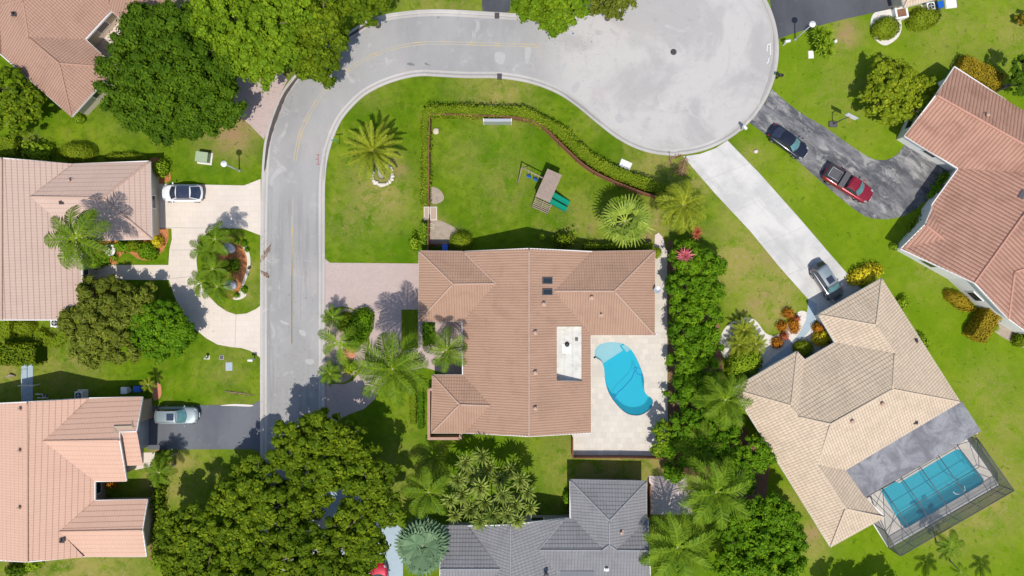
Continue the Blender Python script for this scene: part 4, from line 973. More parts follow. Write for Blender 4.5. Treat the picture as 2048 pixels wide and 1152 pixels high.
def core_quads(P, r, seg=7, rings=4):
    """lumpy leaf masses: closed low blobs, one per clump"""
    th = np.linspace(0, 2 * math.pi, seg + 1); ph = np.linspace(.05, math.pi - .05, rings + 1); out = []
    n = len(P); J = RNG.uniform(.72, 1.12, (n, rings + 1, seg)); J = np.concatenate([J, J[:, :, :1]], 2)
    X = np.sin(ph)[None, :, None] * np.cos(th)[None, None, :] * J; Y = np.sin(ph)[None, :, None] * np.sin(th)[None, None, :] * J; Z = np.cos(ph)[None, :, None] * J * .7
    G = np.stack([X, Y, Z], -1) * r[:, None, None, None] + P[:, None, None, :]
    Q = np.stack([G[:, :-1, :-1], G[:, 1:, :-1], G[:, 1:, 1:], G[:, :-1, 1:]], 3)
    return Q.reshape(-1, 3), n * rings * seg
def tree(name, label, lobes, mat, leaf=.42, dens=42, base=None, cat='tree', group=None, clump=.8, gap=.12, aspect=.55, bark='bark', tr=None, up=.35, flowers=None, core=.74):
    """lobes: (px, py, r_px, z_top) seen in the photo; the crown hangs below z_top"""
    L = []
    for lb in lobes:
        px, py, rp, zt = lb[:4]; rz = lb[4] if len(lb) > 4 else max(.8, rp * S * .62); z = max(zt - rz, .5); k = S * (H - z) / H
        p = W(px, py, z); L.append((p.x, p.y, z, rp * k, rp * k, rz))
    bx_, by_ = (sum(l[0] * l[3] for l in L) / sum(l[3] for l in L), sum(l[1] * l[3] for l in L) / sum(l[3] for l in L))
    if base: q = W(*base); bx_, by_ = q.x, q.y
    root = thing(name, label, cat, (bx_, by_, 0), 0, group)
    zt = max(l[2] for l in L); r0 = tr or (.10 + .022 * zt + .018 * max(l[3] for l in L))
    mb = MB(); fork = Vector((0, 0, zt * .42))
    mb.tube([(0, 0, -.05), (.05, .02, zt * .2), fork], [r0 * 1.35, r0, r0 * .85], 8)
    for l in L:
        e = Vector((l[0] - bx_, l[1] - by_, l[2] + l[5] * .25)); mid = fork.lerp(e, .5) + Vector((random.uniform(-.3, .3), random.uniform(-.3, .3), .25))
        mb.tube([fork, mid, e], [r0 * .6, r0 * .4, r0 * .2], 6)
        for _ in range(5):
            a = random.uniform(0, 6.28); rr = random.uniform(.5, .9); t = Vector((e.x + math.cos(a) * l[3] * rr, e.y + math.sin(a) * l[4] * rr, l[2] + l[5] * random.uniform(.1, .6)))
            s_ = mid.lerp(e, random.uniform(.2, .9)); mb.tube([s_, s_.lerp(t, .5) + Vector((0, 0, .15)), t], [r0 * .25, r0 * .15, r0 * .06], 5)
    mb.build('trunk', M[bark], root)
    CORES.clear(); C, N, T = lobe_leaves(L, leaf, dens * 1.5, clump, up, gap)
    C[:, 2] = np.maximum(C[:, 2], .15)
    V = leaves(C, N, leaf * .82, min(.75, aspect * 1.25), .34); V -= np.array([bx_, by_, 0])
    cq, nq = core_quads(np.concatenate([p for p, _ in CORES]) - np.array([bx_, by_, 0]), np.concatenate([r for _, r in CORES]) * core)
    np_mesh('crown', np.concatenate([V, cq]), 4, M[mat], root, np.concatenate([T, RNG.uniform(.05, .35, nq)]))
    if flowers:
        fm, nf = flowers; i = RNG.integers(0, len(C), nf); V = leaves(C[i] + N[i] * .1, N[i], leaf * .7, .9) - np.array([bx_, by_, 0]); np_mesh('flower', V, 4, M[fm], root, RNG.uniform(0, 1, nf))
    return root
def rounded_core(mb, cx, cy, rx, ry, h, rz, box=False):
    if box:
        mb.box((cx, cy, h * .45), (rx * 1.80, ry * 1.80, h * .90), rz)
    else:
        prof = [(.86, 0), (.92, h * .30), (.84, h * .50), (.64, h * .70), (.34, h * .80), (.02, h * .83)]
        mb.lathe((cx, cy, 0), prof, 18, rx * .94, ry * .94, rz)
def shrub(name, label, px, py, rx, ry, h, mat, rz=0, box=False, leaf=.14, dens=130, group=None, cat='shrub', jit=.24, rough=.07):
    """clipped or rounded shrub: solid heart plus leaf surface; px radii"""
    rz = R(-rz); k = S * (H - h) / H; p = W(px, py, h * .8); rx, ry = rx * k, ry * k
    root = thing(name, label, cat, (p.x, p.y, 0), 0, group)
    area = 4 * rx * ry + 2 * (rx + ry) * 2 * h if box else math.pi * rx * ry + math.pi * (rx + ry) * h
    n = int(area * dens); ca, sa = math.cos(rz), math.sin(rz)
    if box:
        at = 4 * rx * ry; sx = 4 * rx * h; sy = 4 * ry * h; q = RNG.uniform(0, at + sx + sy, n); C = np.zeros((n, 3)); N = np.zeros((n, 3))
        u, v, s = RNG.uniform(-1, 1, n), RNG.uniform(-1, 1, n), np.sign(RNG.uniform(-1, 1, n)); zz = RNG.uniform(0.03, 1, n) * h
        m1 = q < at; m2 = (q >= at) & (q < at + sx); m3 = q >= at + sx
        C[m1] = np.stack([u * rx, v * ry, np.full(n, h)], 1)[m1]; N[m1] = (0, 0, 1)
        C[m2] = np.stack([u * rx, s * ry, zz], 1)[m2]; N[m2] = np.stack([0 * s, s, 0 * s + .3], 1)[m2]
        C[m3] = np.stack([s * rx, v * ry, zz], 1)[m3]; N[m3] = np.stack([s, 0 * s, 0 * s + .3], 1)[m3]
    else:
        a = RNG.uniform(0, 2 * math.pi, n); t = RNG.uniform(0, 1, n); r = np.where(t < .5, np.sqrt(t * 2) * 1.0, 1.0); z = np.where(t < .5, h * np.sqrt(np.clip(1 - (r * .96) ** 2.6, 0, 1)) * 1.0, RNG.uniform(.03, .75, n) * h); z = np.maximum(z, .08)
        r = np.where(t < .5, r * .99, 1 - .12 * (z / h) ** 2)
        C = np.stack([np.cos(a) * r * rx, np.sin(a) * r * ry, z], 1); N = np.stack([np.cos(a) * r, np.sin(a) * r, np.where(t < .5, 1.2 - r * .6, .25)], 1)
    lump = np.sin(C[:, 0] * 3.1 + px) * np.cos(C[:, 1] * 2.7 + py) * .5 + .5
    C += N * (RNG.normal(0, rough, (n, 1)) + (lump[:, None] - .5) * rough * 1.6)
    X = C.copy(); C[:, 0] = X[:, 0] * ca - X[:, 1] * sa; C[:, 1] = X[:, 0] * sa + X[:, 1] * ca
    Nx = N.copy(); N[:, 0] = Nx[:, 0] * ca - Nx[:, 1] * sa; N[:, 1] = Nx[:, 0] * sa + Nx[:, 1] * ca
    V = leaves(C, N, leaf, .6, jit); mb = MB(); rounded_core(mb, 0, 0, rx, ry, h, rz, box)
    mb.build('foliage_core', M[mat], root)  # dark solid core added to block see-through, no real branching
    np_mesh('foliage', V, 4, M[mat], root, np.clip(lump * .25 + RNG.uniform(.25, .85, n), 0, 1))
    return root
def hedge(label, path, wpx, h, mat, leaf=.2, dens=70, cat='hedge', gaps=0.0, rough=.10, group=None, name='hedge'):
    P = [W(x, y, h * .9) for x, y in path]; c = P[0].copy(); root = thing(name, label, cat, (c.x, c.y, 0), 0, group); hw_ = wpx * S * .5
    for p in P: p -= Vector((c.x, c.y, 0)); p.z = 0
    pts = []; 
    for a, b in zip(P, P[1:]):
        m = max(1, int((b - a).length / .5))
        for i in range(m): pts.append(a.lerp(b, i / m))
    pts.append(P[-1]); mb = MB(); rows = []
    for i, p in enumerate(pts):
        d = (pts[min(i + 1, len(pts) - 1)] - pts[max(i - 1, 0)]).normalized(); nn = Vector((-d.y, d.x, 0)); w = hw_ * (1 + .12 * math.sin(i * 1.3)) * .9; hh = h * (.90 + .05 * math.sin(i * .9))
        rows.append([p - nn * w, p - nn * w * .95 + Vector((0, 0, hh * .9)), p - nn * w * .6 + Vector((0, 0, hh)), p + nn * w * .6 + Vector((0, 0, hh)), p + nn * w * .95 + Vector((0, 0, hh * .9)), p + nn * w])
    for a, b in zip(rows, rows[1:]):
        for j in range(5): mb.quad(a[j], b[j], b[j + 1], a[j + 1])
    mb.quad(*rows[0]); mb.quad(*rows[-1][::-1]); mb.build('foliage_core', M[mat], root)  # added opaque core that keeps the hedge from being see-through
    seg = [((b - a).length) for a, b in zip(pts, pts[1:])]; L = sum(seg); n = int(L * (2 * hw_ + 2 * h) * dens)
    si = RNG.choice(len(seg), n, p=np.array(seg) / L); t = RNG.uniform(0, 1, n)
    A = np.array([pts[i] for i in si]); B = np.array([pts[i + 1] for i in si]); D = B - A; D /= np.linalg.norm(D, axis=1, keepdims=True); NN = np.stack([-D[:, 1], D[:, 0], 0 * D[:, 0]], 1)
    q = RNG.uniform(-hw_ - h, hw_ + h, n); topm = np.abs(q) < hw_
    C = A + (B - A) * t[:, None]; sgn = np.sign(q)[:, None]
    side = NN * sgn * hw_; z = np.where(topm, h, np.clip(h - (np.abs(q) - hw_), .05, h))
    C = C + np.where(topm[:, None], NN * q[:, None], side); C[:, 2] = z
    N = np.where(topm[:, None], np.array([[0, 0, 1.]]), NN * sgn + np.array([[0, 0, .35]]))
    lump = .5 + .5 * np.sin(C[:, 0] * 1.9 + .7 * np.sin(C[:, 1] * 2.3)) * np.cos(C[:, 1] * 1.7)
    C += N * (RNG.normal(0, rough, (n, 1)) + (lump[:, None] - .5) * rough * 2)
    if gaps: k = lump + RNG.normal(0, .2, n) > gaps; C, N, lump = C[k], N[k], lump[k]
    np_mesh('foliage', leaves(C, N, leaf, .6, .45), 4, M[mat], root, np.clip(lump * .5 + RNG.uniform(0, .6, len(C)), 0, 1)); return root

# ---------------------------------------------------------------- palms
def frond_mesh(name, L, mat, npair=26, droop=1.0, lw=.5, rise=.35, curl=0.0, width=.07, vdroop=.35, base=.12):
    """pinnate frond along +X"""
    V = []; T = []; R_ = []
    def rp(t): return Vector((L * (t - .12 * droop * t * t), L * curl * t * t, L * (rise * t - .62 * droop * t * t)))
    for i in range(12):
        a, b = rp(i / 12), rp((i + 1) / 12); w0, w1 = .035 * (1 - i / 13) + .008, .035 * (1 - (i + 1) / 13) + .008
        V += [a + Vector((0, -w0, 0)), b + Vector((0, -w1, 0)), b + Vector((0, w1, 0)), a + Vector((0, w0, 0))]; T.append(1.0)
    for i in range(npair):
        t = base + (1 - base) * (i + .5) / npair; p = rp(t); d = (rp(min(1, t + .02)) - rp(t - .02)).normalized()
        ll = L * lw * (math.sin(math.pi * min(1, (t * .92 + .06))) ** .6) * random.uniform(.75, 1.15)
        for s_ in (-1, 1):
            side = Vector((0, 0, 1)).cross(d).normalized() * s_; fw = .45 + .5 * t + random.uniform(-.12, .12)
            tip = p + (side + d * fw).normalized() * ll * .62 + Vector((0, 0, .10 * ll)); e = tip + (side * .6 + d * fw).normalized() * ll * .42 - Vector((0, 0, vdroop * ll))
            w = d * width * .5
            V += [p - w * .6, tip - w, tip + w, p + w * .6]; T.append(random.uniform(.1, .8)); V += [tip - w, e - w * .1, e + w * .1, tip + w]; T.append(random.uniform(.2, .9))
    o = np_mesh(name, [tuple(v) for v in V], 4, M[mat], None, T); me = o.data; bpy.data.objects.remove(o); return me
def fan_mesh(name, L, mat, nseg=22, spread=300, stem=.45, droop=.25, split=.55):
    V = []; T = []; c = Vector((L * stem, 0, L * stem * .25))
    V += [Vector((0, -.03, 0)), c + Vector((0, -.02, 0)), c + Vector((0, .02, 0)), Vector((0, .03, 0))]; T.append(1)
    r = L * (1 - stem)
    for i in range(nseg):
        a = R(-spread / 2 + spread * (i + .5) / nseg); da = R(spread / nseg * .5)
        rr = r * (.85 + .25 * math.cos(a) + random.uniform(-.05, .05))
        def q(an, ra, z): return c + Vector((math.cos(an) * ra, math.sin(an) * ra, z))
        z1 = .03 if i % 2 else -.01
        V += [c, q(a - da, rr * split, -droop * rr * .1), q(a, rr * split * 1.02, z1 + .05 - droop * rr * .1), q(a + da, rr * split, -droop * rr * .1)]; T.append(random.uniform(.3, .9))
        V += [q(a - da, rr * split, -droop * rr * .1), q(a - da * .15, rr, -droop * rr * .6), q(a + da * .15, rr, -droop * rr * .6), q(a + da, rr * split, -droop * rr * .1)]; T.append(random.uniform(.2, 1))
    o = np_mesh(name, [tuple(v) for v in V], 4, M[mat], None, T); me = o.data; bpy.data.objects.remove(o); return me
FM = {}
def fm(kind):
    if kind in FM: return FM[kind]
    L = []
    for i in range(3):
        if kind == 'coconut': m = frond_mesh('frond', 1, 'lf_palm', 28, 1.0, .30, .42, random.uniform(-.2, .2), .028, .55)
        elif kind == 'royal': m = frond_mesh('frond', 1, 'lf_palm_dark', 28, 1.05, .32, .42, random.uniform(-.2, .2), .030, .5)
        elif kind == 'lush': m = frond_mesh('frond', 1, 'lf_palm_dark', 30, 1.0, .31, .42, random.uniform(-.15, .15), .026, .5)
        elif kind == 'date': m = frond_mesh('frond', 1, 'lf_palm_yel', 34, .75, .13, .40, random.uniform(-.05, .05), .022, .05, .1)
        elif kind == 'yel': m = frond_mesh('frond', 1, 'lf_palm_yel', 28, 1.0, .32, .42, random.uniform(-.3, .3), .028, .55)
        elif kind == 'cycad': m = frond_mesh('frond', 1, 'lf_palm_yel', 22, .7, .20, .40, 0, .032, .05)
        elif kind == 'foxtail': m = frond_mesh('frond', 1, 'lf_palm_dark', 34, 1.0, .30, .45, random.uniform(-.1, .1), .024, .25)
        elif kind == 'fan': m = fan_mesh('frond', 1, 'lf_fan', 15, 215, .45, .45, .48)
        elif kind == 'blue': m = fan_mesh('frond', 1, 'lf_blue', 26, 330, .35, .15, .72)
        elif kind == 'pink': m = fan_mesh('leaf', 1, 'lf_pink', 1, 10, .02, .1)
        elif kind == 'yucca': m = None
        L.append(m)
    FM[kind] = L; return L
def palm(label, px, py, rpx, zc, kind, n=18, base=None, group=None, elev=(70, -5), trunk=.16, name='palm_tree', cat='palm tree', lean=None, skip=None, az0=None, petiole=True):
    """crown centre seen at (px,py) with radius rpx; zc = height of the crown"""
    p = W(px, py, zc); b = W(*base) if base else Vector((p.x, p.y, 0)); root = thing(name, label, cat, (b.x, b.y, 0), 0, group); top = p - b
    mb = MB(); K = 8; pts = [Vector((top.x * (i / K) ** 1.3, top.y * (i / K) ** 1.3, -.05 + (top.z + .05) * i / K)) for i in range(K + 1)]
    mb.tube(pts, [trunk * (1.35 - .5 * min(1, i / 3)) for i in range(K)] + [trunk * .7], 9); mb.build('trunk', M['palm_bark'], root)
    ms = fm(kind); L = rpx * S * (H - zc) / H * 1.12; az = az0 if az0 is not None else random.uniform(0, 6.28)
    for i in range(n):
        f = link(bpy.data.objects.new('frond', ms[i % 3]), root); t = (i + .5) / n; a = az + i * 2.39996; el = elev[0] + (elev[1] - elev[0]) * t ** .7
        f.location = top + Vector((math.cos(a) * .06, math.sin(a) * .06, -.15 * t)); ss = L * random.uniform(.9, 1.08) * (.88 + .12 * math.sin(math.pi * t)); f.scale = (ss, ss, ss)
        f.rotation_euler = (random.uniform(-.25, .25), -R(el - 18), a)
    return root
def rosette_mesh(name, n, L, w, mat, up=.5, tin=(.1, 1), droop=.2):
    V, T = [], []
    for i in range(n):
        a = i * 2.39996; t = i / n; el = R(78 - 70 * t) * 1.0; l = L * random.uniform(.8, 1.1) * (.6 + .4 * t); d = Vector((math.cos(a) * math.cos(el), math.sin(a) * math.cos(el), math.sin(el))); s_ = Vector((-math.sin(a), math.cos(a), 0)) * w
        m = d * l * .5; e = d * l - Vector((0, 0, droop * l * t)); V += [s_ * -.3, m - s_ * .5, m + s_ * .5, s_ * .3]; T.append(random.uniform(*tin)); V += [m - s_ * .5, e - s_ * .05, e + s_ * .05, m + s_ * .5]; T.append(random.uniform(*tin))
    o = np_mesh(name, [tuple(v) for v in V], 4, M[mat], None, T); me = o.data; bpy.data.objects.remove(o); return me
def rosette_plant(label, name, cat, heads, mat, n=30, w=.09, stem=True, group=None):
    """heads: (px,py,r_px,z)"""
    P = [W(x, y, z) for x, y, r, z in heads]; c = sum(P, Vector()) / len(P); root = thing(name, label, cat, (c.x, c.y, 0), 0, group)
    ms = [rosette_mesh('leaf_rosette', n, 1, w, mat) for _ in range(3)]; mb = MB()
    for i, (q, hd) in enumerate(zip(P, heads)):
        q = q - Vector((c.x, c.y, 0)); f = link(bpy.data.objects.new('leaf_rosette', ms[i % 3]), root); k = hd[2] * S * 1.05; f.scale = (k, k, k * .8); f.location = q; f.rotation_euler = (random.uniform(-.35, .35), random.uniform(-.35, .35), random.uniform(0, 6))
        if hd[3] > .4: mb.tube([(q.x * .35, q.y * .35, -.03), (q.x * .7, q.y * .7, q.z * .5), tuple(q)], [.07, .05, .035], 6)
    if mb.v: mb.build('stem', M['bark'], root)
    return root
# ---- big trees
tree('broadleaf_tree', 'huge dark green round-crowned tree between the salmon roof and the upper left lawn', [(300,110,75,7.20),(365,70,70,7.36),(410,135,72,7.20),(330,180,85,7.68),(270,190,62,6.56),(400,215,60,6.64),(440,205,48,6.08),(300,60,50,6.88),(335,235,50,6.00),(350,140,80,8.00),(245,140,42,6.00),(295,35,30,5.60)], 'lf_deep', .36, 60, gap=.04, clump=.85, up=.55)
tree('broadleaf_tree', 'bright green oak overhanging the paved entry beside the upper bend of the street', [(470,40,70,8.40),(540,50,65,8.00),(430,10,55,8.00),(500,100,58,7.36),(560,95,48,7.20),(520,135,38,6.56),(420,60,40,7.20),(600,20,40,7.60),(540,-10,60,8.40)], 'lf_bright', .40, 42, gap=.10, clump=.72)
tree('broadleaf_tree', 'mid green tree reaching over the street at the top of the bend', [(640,50,50,7.20),(635,110,55,6.40),(660,85,40,6.40),(650,10,55,7.60),(620,135,32,5.76),(690,10,32,6.40)], 'lf_mid', .38, 46, gap=.09, clump=.7)
tree('broadleaf_tree', 'small loose crown over the kerb by the white mailbox', [(715,5,34,7),(735,30,22,6),(760,-5,26,6.5)], 'lf_mid', .36, 42, gap=.15, clump=.55)
tree('broadleaf_tree', 'glossy green tree hanging over the top kerb near the end of the yellow line', [(1085,0,55,7.5),(1130,-5,50,7.5),(1115,38,32,6),(1060,10,32,6.2),(1040,-20,30,6)], 'lf_bright', .36, 46, gap=.07, clump=.65, flowers=None)
tree('broadleaf_tree', 'smaller greyish green tree at the top edge of the turning circle', [(1220,-5,34,6.5),(1235,15,24,5.6),(1200,15,20,5),(1250,-20,30,6)], 'lf_olive', .34, 44, gap=.12, clump=.5)
tree('broadleaf_tree', 'olive feathery tree beside the lower right corner of the rose roof', [(205,600,48,4.68),(170,640,42,4.32),(215,660,50,4.90),(255,630,42,4.61),(180,690,36,3.89),(240,690,40,4.18),(275,590,32,3.89)], 'lf_olive', .55, 34, gap=.08, clump=.75, aspect=.28)
tree('broadleaf_tree', 'dense bright green tree against the edge of the cream semicircular driveway', [(310,635,40,4.32),(345,650,40,4.18),(300,670,38,4.03),(335,685,34,3.60),(360,670,26,3.46),(325,655,45,4.75),(280,640,28,3.89)], 'lf_vivid', .30, 62, gap=.04, clump=.6)
tree('broadleaf_tree', 'sparse yellow green tree with dead twigs at the left edge under the salmon roof', [(20,180,42,4.80),(55,205,38,4.32),(25,235,38,4.00),(75,195,20,3.36)], 'lf_mid', .40, 30, gap=.22, clump=.6)
tree('broadleaf_tree', 'yellow green round tree on the lawn by the corner of the faded red roof', [(1790,165,45,4.41),(1760,195,38,3.95),(1820,200,42,4.10),(1790,215,40,3.80),(1840,185,30,3.65),(1770,150,30,3.80),(1860,185,16,3.04)], 'lf_yellow', .36, 34, gap=.12, clump=.55)
BT = 'oaks over the lower street'
tree('broadleaf_tree', 'tall oak over the lower street, topmost of the dark oaks', [(640,880,60,8.20),(590,900,45,7.38),(700,900,50,7.79),(640,850,28,6.56),(715,945,45,7.79),(570,870,26,6.56),(660,930,45,8.20),(745,960,32,6.97),(620,930,40,7.38)], 'lf_mid', .42, 42, group=BT, gap=.20, clump=.72, core=.8)
tree('broadleaf_tree', 'broad oak over the street end, centremost of the dark oaks', [(520,960,55,7.38),(560,1010,55,7.79),(480,1000,50,7.38),(610,1010,40,6.97),(540,1050,50,7.38),(650,985,26,6.56),(500,930,26,6.56)], 'lf_mid', .42, 42, group=BT, gap=.20, clump=.72, core=.8)
tree('broadleaf_tree', 'dark oak at the bottom edge beside the peach house, leftmost of the dark oaks', [(400,1050,55,7.22),(360,1090,50,6.80),(430,1100,55,7.65),(480,1060,40,7.22),(380,1140,50,6.80),(460,1150,55,7.65),(340,1050,28,5.52)], 'lf_mid', .42, 40, group=BT, gap=.22, clump=.70, core=.8)
tree('broadleaf_tree', 'oak over the red pickup truck, lowest and rightmost of the dark oaks', [(690,1095,38,7.5),(720,1062,32,7.2),(705,1135,36,7.5),(725,1110,26,7),(580,1110,60,8.07),(640,1090,55,8.07),(700,1050,45,7.65),(750,1040,38,6.80),(670,1140,55,7.65),(740,1090,36,6.80),(520,1140,50,7.65),(600,1160,50,7.65),(770,985,28,6.80),(710,1000,26,6.80),(785,1025,26,6.80),(765,950,26,7.22)], 'lf_mid', .42, 40, group=BT, gap=.22, clump=.70, core=.8)
tree('broadleaf_tree', 'vivid green bushy tree at the bottom edge beside the grey house palms', [(1500,1040,50,6),(1545,1030,45,6),(1560,1080,45,5.8),(1500,1090,55,6.5),(1470,1060,35,5),(1540,1130,55,6),(1470,1130,40,5),(1580,1060,28,4.8),(1575,1120,30,5)], 'lf_vivid', .34, 56, gap=.04, clump=.6)
tree('broadleaf_tree', 'small dark green tree touching the left side of the beige roof', [(1510,900,26,4.4),(1495,915,20,4),(1525,915,20,4)], 'lf_vivid', .34, 50, gap=.05, clump=.45)
tree('broadleaf_tree', 'dark spiky tree cut by the right edge above the faded red roof', [(2045,140,26,5),(2035,165,20,4),(2050,175,24,4.5)], 'lf_deep', .45, 34, gap=.2, clump=.5, aspect=.3)
tree('shrub', 'small brown tipped bush cut by the top right edge', [(2048,38,14,1.6)], 'lf_rust', .3, 44, cat='shrub', clump=.35, tr=.05)
tree('broadleaf_tree', 'golden green shrubby tree on the pool deck corner', [(1325,860,18,3.4),(1325,885,18,3.2),(1318,900,14,2.6)], 'lf_lime', .36, 44, gap=.1, clump=.4)
tree('broadleaf_tree', 'green understorey tree between the tall hedge and the coconut palm', [(1380,855,40,4),(1430,860,38,4),(1400,900,40,4.4),(1350,900,24,3.2),(1460,900,28,3.6),(1445,930,28,3.4),(1490,960,24,2.8),(1470,945,24,3),(1500,945,20,2.6),(1350,940,20,2.6),(1440,800,26,3.2),(1455,850,26,3.2),(1345,560,12,2.2),(1345,640,12,2.2),(1345,720,12,2.2),(1345,790,12,2.2)], 'lf_vivid', .38, 40, gap=.1, clump=.6)
# off-frame neighbours whose shadows fall in view at the bottom right
tree('broadleaf_tree', 'crown rising beyond the bottom edge whose shadow falls on the lower right lawn', [(1690,1232,34,5.5),(1740,1225,30,5.5),(1800,1228,36,5.8)], 'lf_mid', .4, 40, gap=.12, clump=.7)
# tall areca hedge
tree('areca_hedge', 'tall bright green areca hedge between the pool deck and the dry side lawn', [(1375,520,36,4.2,1.6),(1410,530,32,4.2,1.6),(1370,570,38,4.6,1.6),(1412,580,34,4.6,1.6),(1375,620,36,4.6,1.6),(1415,630,30,4.4,1.6),(1378,670,36,4.6,1.6),(1412,680,32,4.4,1.6),(1380,720,36,4.4,1.6),(1412,735,28,4.2,1.6),(1385,770,34,4.2,1.6),(1412,785,28,4,1.6),(1390,815,32,4,1.6),(1370,500,22,3.4,1.4)],
     'lf_vivid', .58, 60, cat='hedge', gap=.05, clump=.62, aspect=.26, tr=.12, core=.72)
# ---- clipped hedges
HG = smooth([(852,222),(880,221),(930,221),(1000,223),(1050,226),(1090,243),(1120,262),(1150,290),(1185,320),(1230,343),(1280,362),(1338,383)], 4)
hedge('long clipped hedge following the curved brown backyard fence', HG, 21, 1.45, 'lf_hedge', .19, 75)
hedge('thin straight hedge along the left side of the backyard fence', [(851,216),(851,300),(850,410)], 15, 1.3, 'lf_hedge', .19, 70, gaps=.18)
hedge('short hedge stub beside the fence corner near the brown roof', [(847,447),(847,492)], 14, 1.4, 'lf_lime', .2, 70)
hedge('narrow clipped hedge along the upper wall of the brown tiled house', [(1168,493),(1308,493)], 9, 1.5, 'lf_hedge', .15, 80)
hedge('outer of two clipped hedge strips by the salmon garden wall', [(826,784),(826,848)], 12, .9, 'lf_hedge', .15, 80, group='twin hedge strips')
hedge('inner of two clipped hedge strips by the salmon garden wall', [(841,784),(841,858)], 11, .9, 'lf_vivid', .15, 80, group='twin hedge strips')
hedge('wavy low hedge below the rose roofed house', smooth([(70,668),(85,676),(100,685),(112,682),(128,668),(142,655)], 3), 22, .8, 'lf_hedge', .15, 80)
hedge('dark tall hedge block at the left edge by the blue grey side walk', [(-15,709),(72,709)], 38, 2.0, 'lf_mid', .28, 60)
hedge('narrow planting strip of low shrubs along the right wall of the peach house', [(316,905),(312,960),(312,1020),(312,1115)], 16, 1.3, 'lf_mid', .3, 55, gaps=.3, rough=.2)
# ---- shrubs
def sh(label, *a, **k): return shrub(k.pop('name', 'shrub'), label, *a, **k)
sh('square clipped hedge at the left edge above the rose roof', 14, 293, 18, 17, 1.3, 'lf_hedge', box=True)
sh('loose pale green shrub beside the square hedge above the rose roof', 66, 300, 30, 18, 1.5, 'lf_lime', leaf=.4, dens=30, rough=.22)
sh('rounded clipped shrub above the rose roof', 146, 302, 35, 20, 1.8, 'lf_hedge')
sh('long low clipped hedge above the garage end of the rose roof', 245, 313, 43, 9, 1.1, 'lf_hedge')
sh('yellow green shrub in the mulch bed at the upper right garage corner', 317, 335, 14, 17, 1.5, 'lf_lime', leaf=.22, dens=60, rough=.15)
sh('small pink flowering shrub by the garage corner', 308, 344, 6, 9, 1.0, 'lf_pink', leaf=.15)
sh('round bright shrub in the curved mulch bed below the rose garage', 291, 502, 17, 17, 1.2, 'lf_vivid', leaf=.22, rough=.14)
sh('dark shrub against the wall between the fountain and the round bright shrub', 243, 492, 17, 10, 1.4, 'lf_vivid', leaf=.24, rough=.15)
sh('second dark shrub against the wall under the rose garage eave', 266, 490, 12, 11, 1.3, 'lf_mid', leaf=.24, rough=.15)
sh('golden shrub at the lower right garage corner', 311, 482, 9, 10, 1.1, 'lf_gold', leaf=.2, rough=.12)
sh('reddish small shrub at the tip of the curved mulch bed', 320, 486, 6, 6, .7, 'lf_red', leaf=.18)
sh('trailing green shrub under the coconut palm by the cream front walk', 194, 520, 16, 14, 1.1, 'lf_vivid', leaf=.3, dens=50, rough=.2)
sh('small flowering tuft beside the orange mulch near the cream front walk', 226, 515, 6, 7, .5, 'lf_lime', leaf=.18)
sh('yellow croton shrub below the cream front walk', 196, 575, 12, 16, 1.1, 'lf_gold', leaf=.24, dens=60, rough=.15)
sh('red brown croton shrub below the cream front walk', 213, 570, 15, 11, 1.0, 'lf_red', leaf=.24, dens=60, rough=.15)
sh('mixed green croton beside the trunk of the olive tree', 228, 580, 12, 10, .9, 'lf_rust', leaf=.24, dens=60, rough=.15)
sh('large rounded clipped hedge block below the rose roof at the left', 42, 654, 20, 17, 1.3, 'lf_hedge', box=False)
sh('slim clipped hedge at the left edge below the rose roof', 9, 656, 13, 20, 1.2, 'lf_hedge', box=True)
for i, (x, y, r, l) in enumerate([(472,483,6,'by the upper palms'),(486,486,8,'at the top of the stone edging'),(486,579,7,'right of the lower boulder'),(471,590,6,'at the bottom of the stone edging'),(492,499,5,'outside the curve of the stone edging')]):
    sh('small round shrub in the island bed ' + l, x, y, r, r, .5, 'lf_vivid', leaf=.12, group='round shrubs in the island bed')
sh('yellow croton in the middle of the island mulch bed', 467, 530, 9, 13, .8, 'lf_lime', leaf=.22, dens=60, rough=.14)
sh('dark croton beside the yellow one in the island bed', 452, 532, 11, 13, .8, 'lf_mid', leaf=.22, dens=60, rough=.14)
sh('large oval green shrub in the street island of the pink paver driveway', 716, 655, 25, 42, 1.4, 'lf_vivid', 22, leaf=.24, dens=60, rough=.06)
sh('low mid green shrub under the small street palm', 690, 645, 16, 22, .8, 'lf_mid', leaf=.24, dens=55, rough=.14)
sh('green shrub at the lower tip of the street island', 700, 735, 15, 12, .9, 'lf_lime', leaf=.26, dens=50, rough=.16)
sh('pale flowering shrub at the lower tip of the street island', 697, 742, 7, 6, .7, 'lf_gold', leaf=.15)
sh('dark green clipped block hedge at the notch of the brown house', 856, 667, 11, 24, 1.0, 'lf_vivid', box=True, leaf=.15)
sh('round clipped shrub at the upper wall of the brown house', 921, 482, 23, 20, 1.5, 'lf_hedge')
sh('leafy plant at the upper left corner of the brown house', 828, 484, 8, 14, 1.3, 'lf_lime', leaf=.3, dens=40, rough=.2)
sh('thin rod-like shrub clump at the upper wall beneath the playset', 1127, 480, 18, 12, 1.9, 'lf_mid', leaf=.34, dens=40, rough=.28)
sh('small lime shrub at the upper wall of the brown house', 1084, 474, 5, 6, 1.6, 'lf_lime', leaf=.18)
sh('round clipped shrub at the upper right corner of the brown house', 1315, 504, 9, 11, 1.2, 'lf_hedge', leaf=.14)
sh('golden yellow hedge at the top corner of the beige roof', 1735, 549, 35, 17, 1.4, 'lf_gold', -22, leaf=.26, dens=60, rough=.16)
OR = 'round orange shrubs by the curved walk'
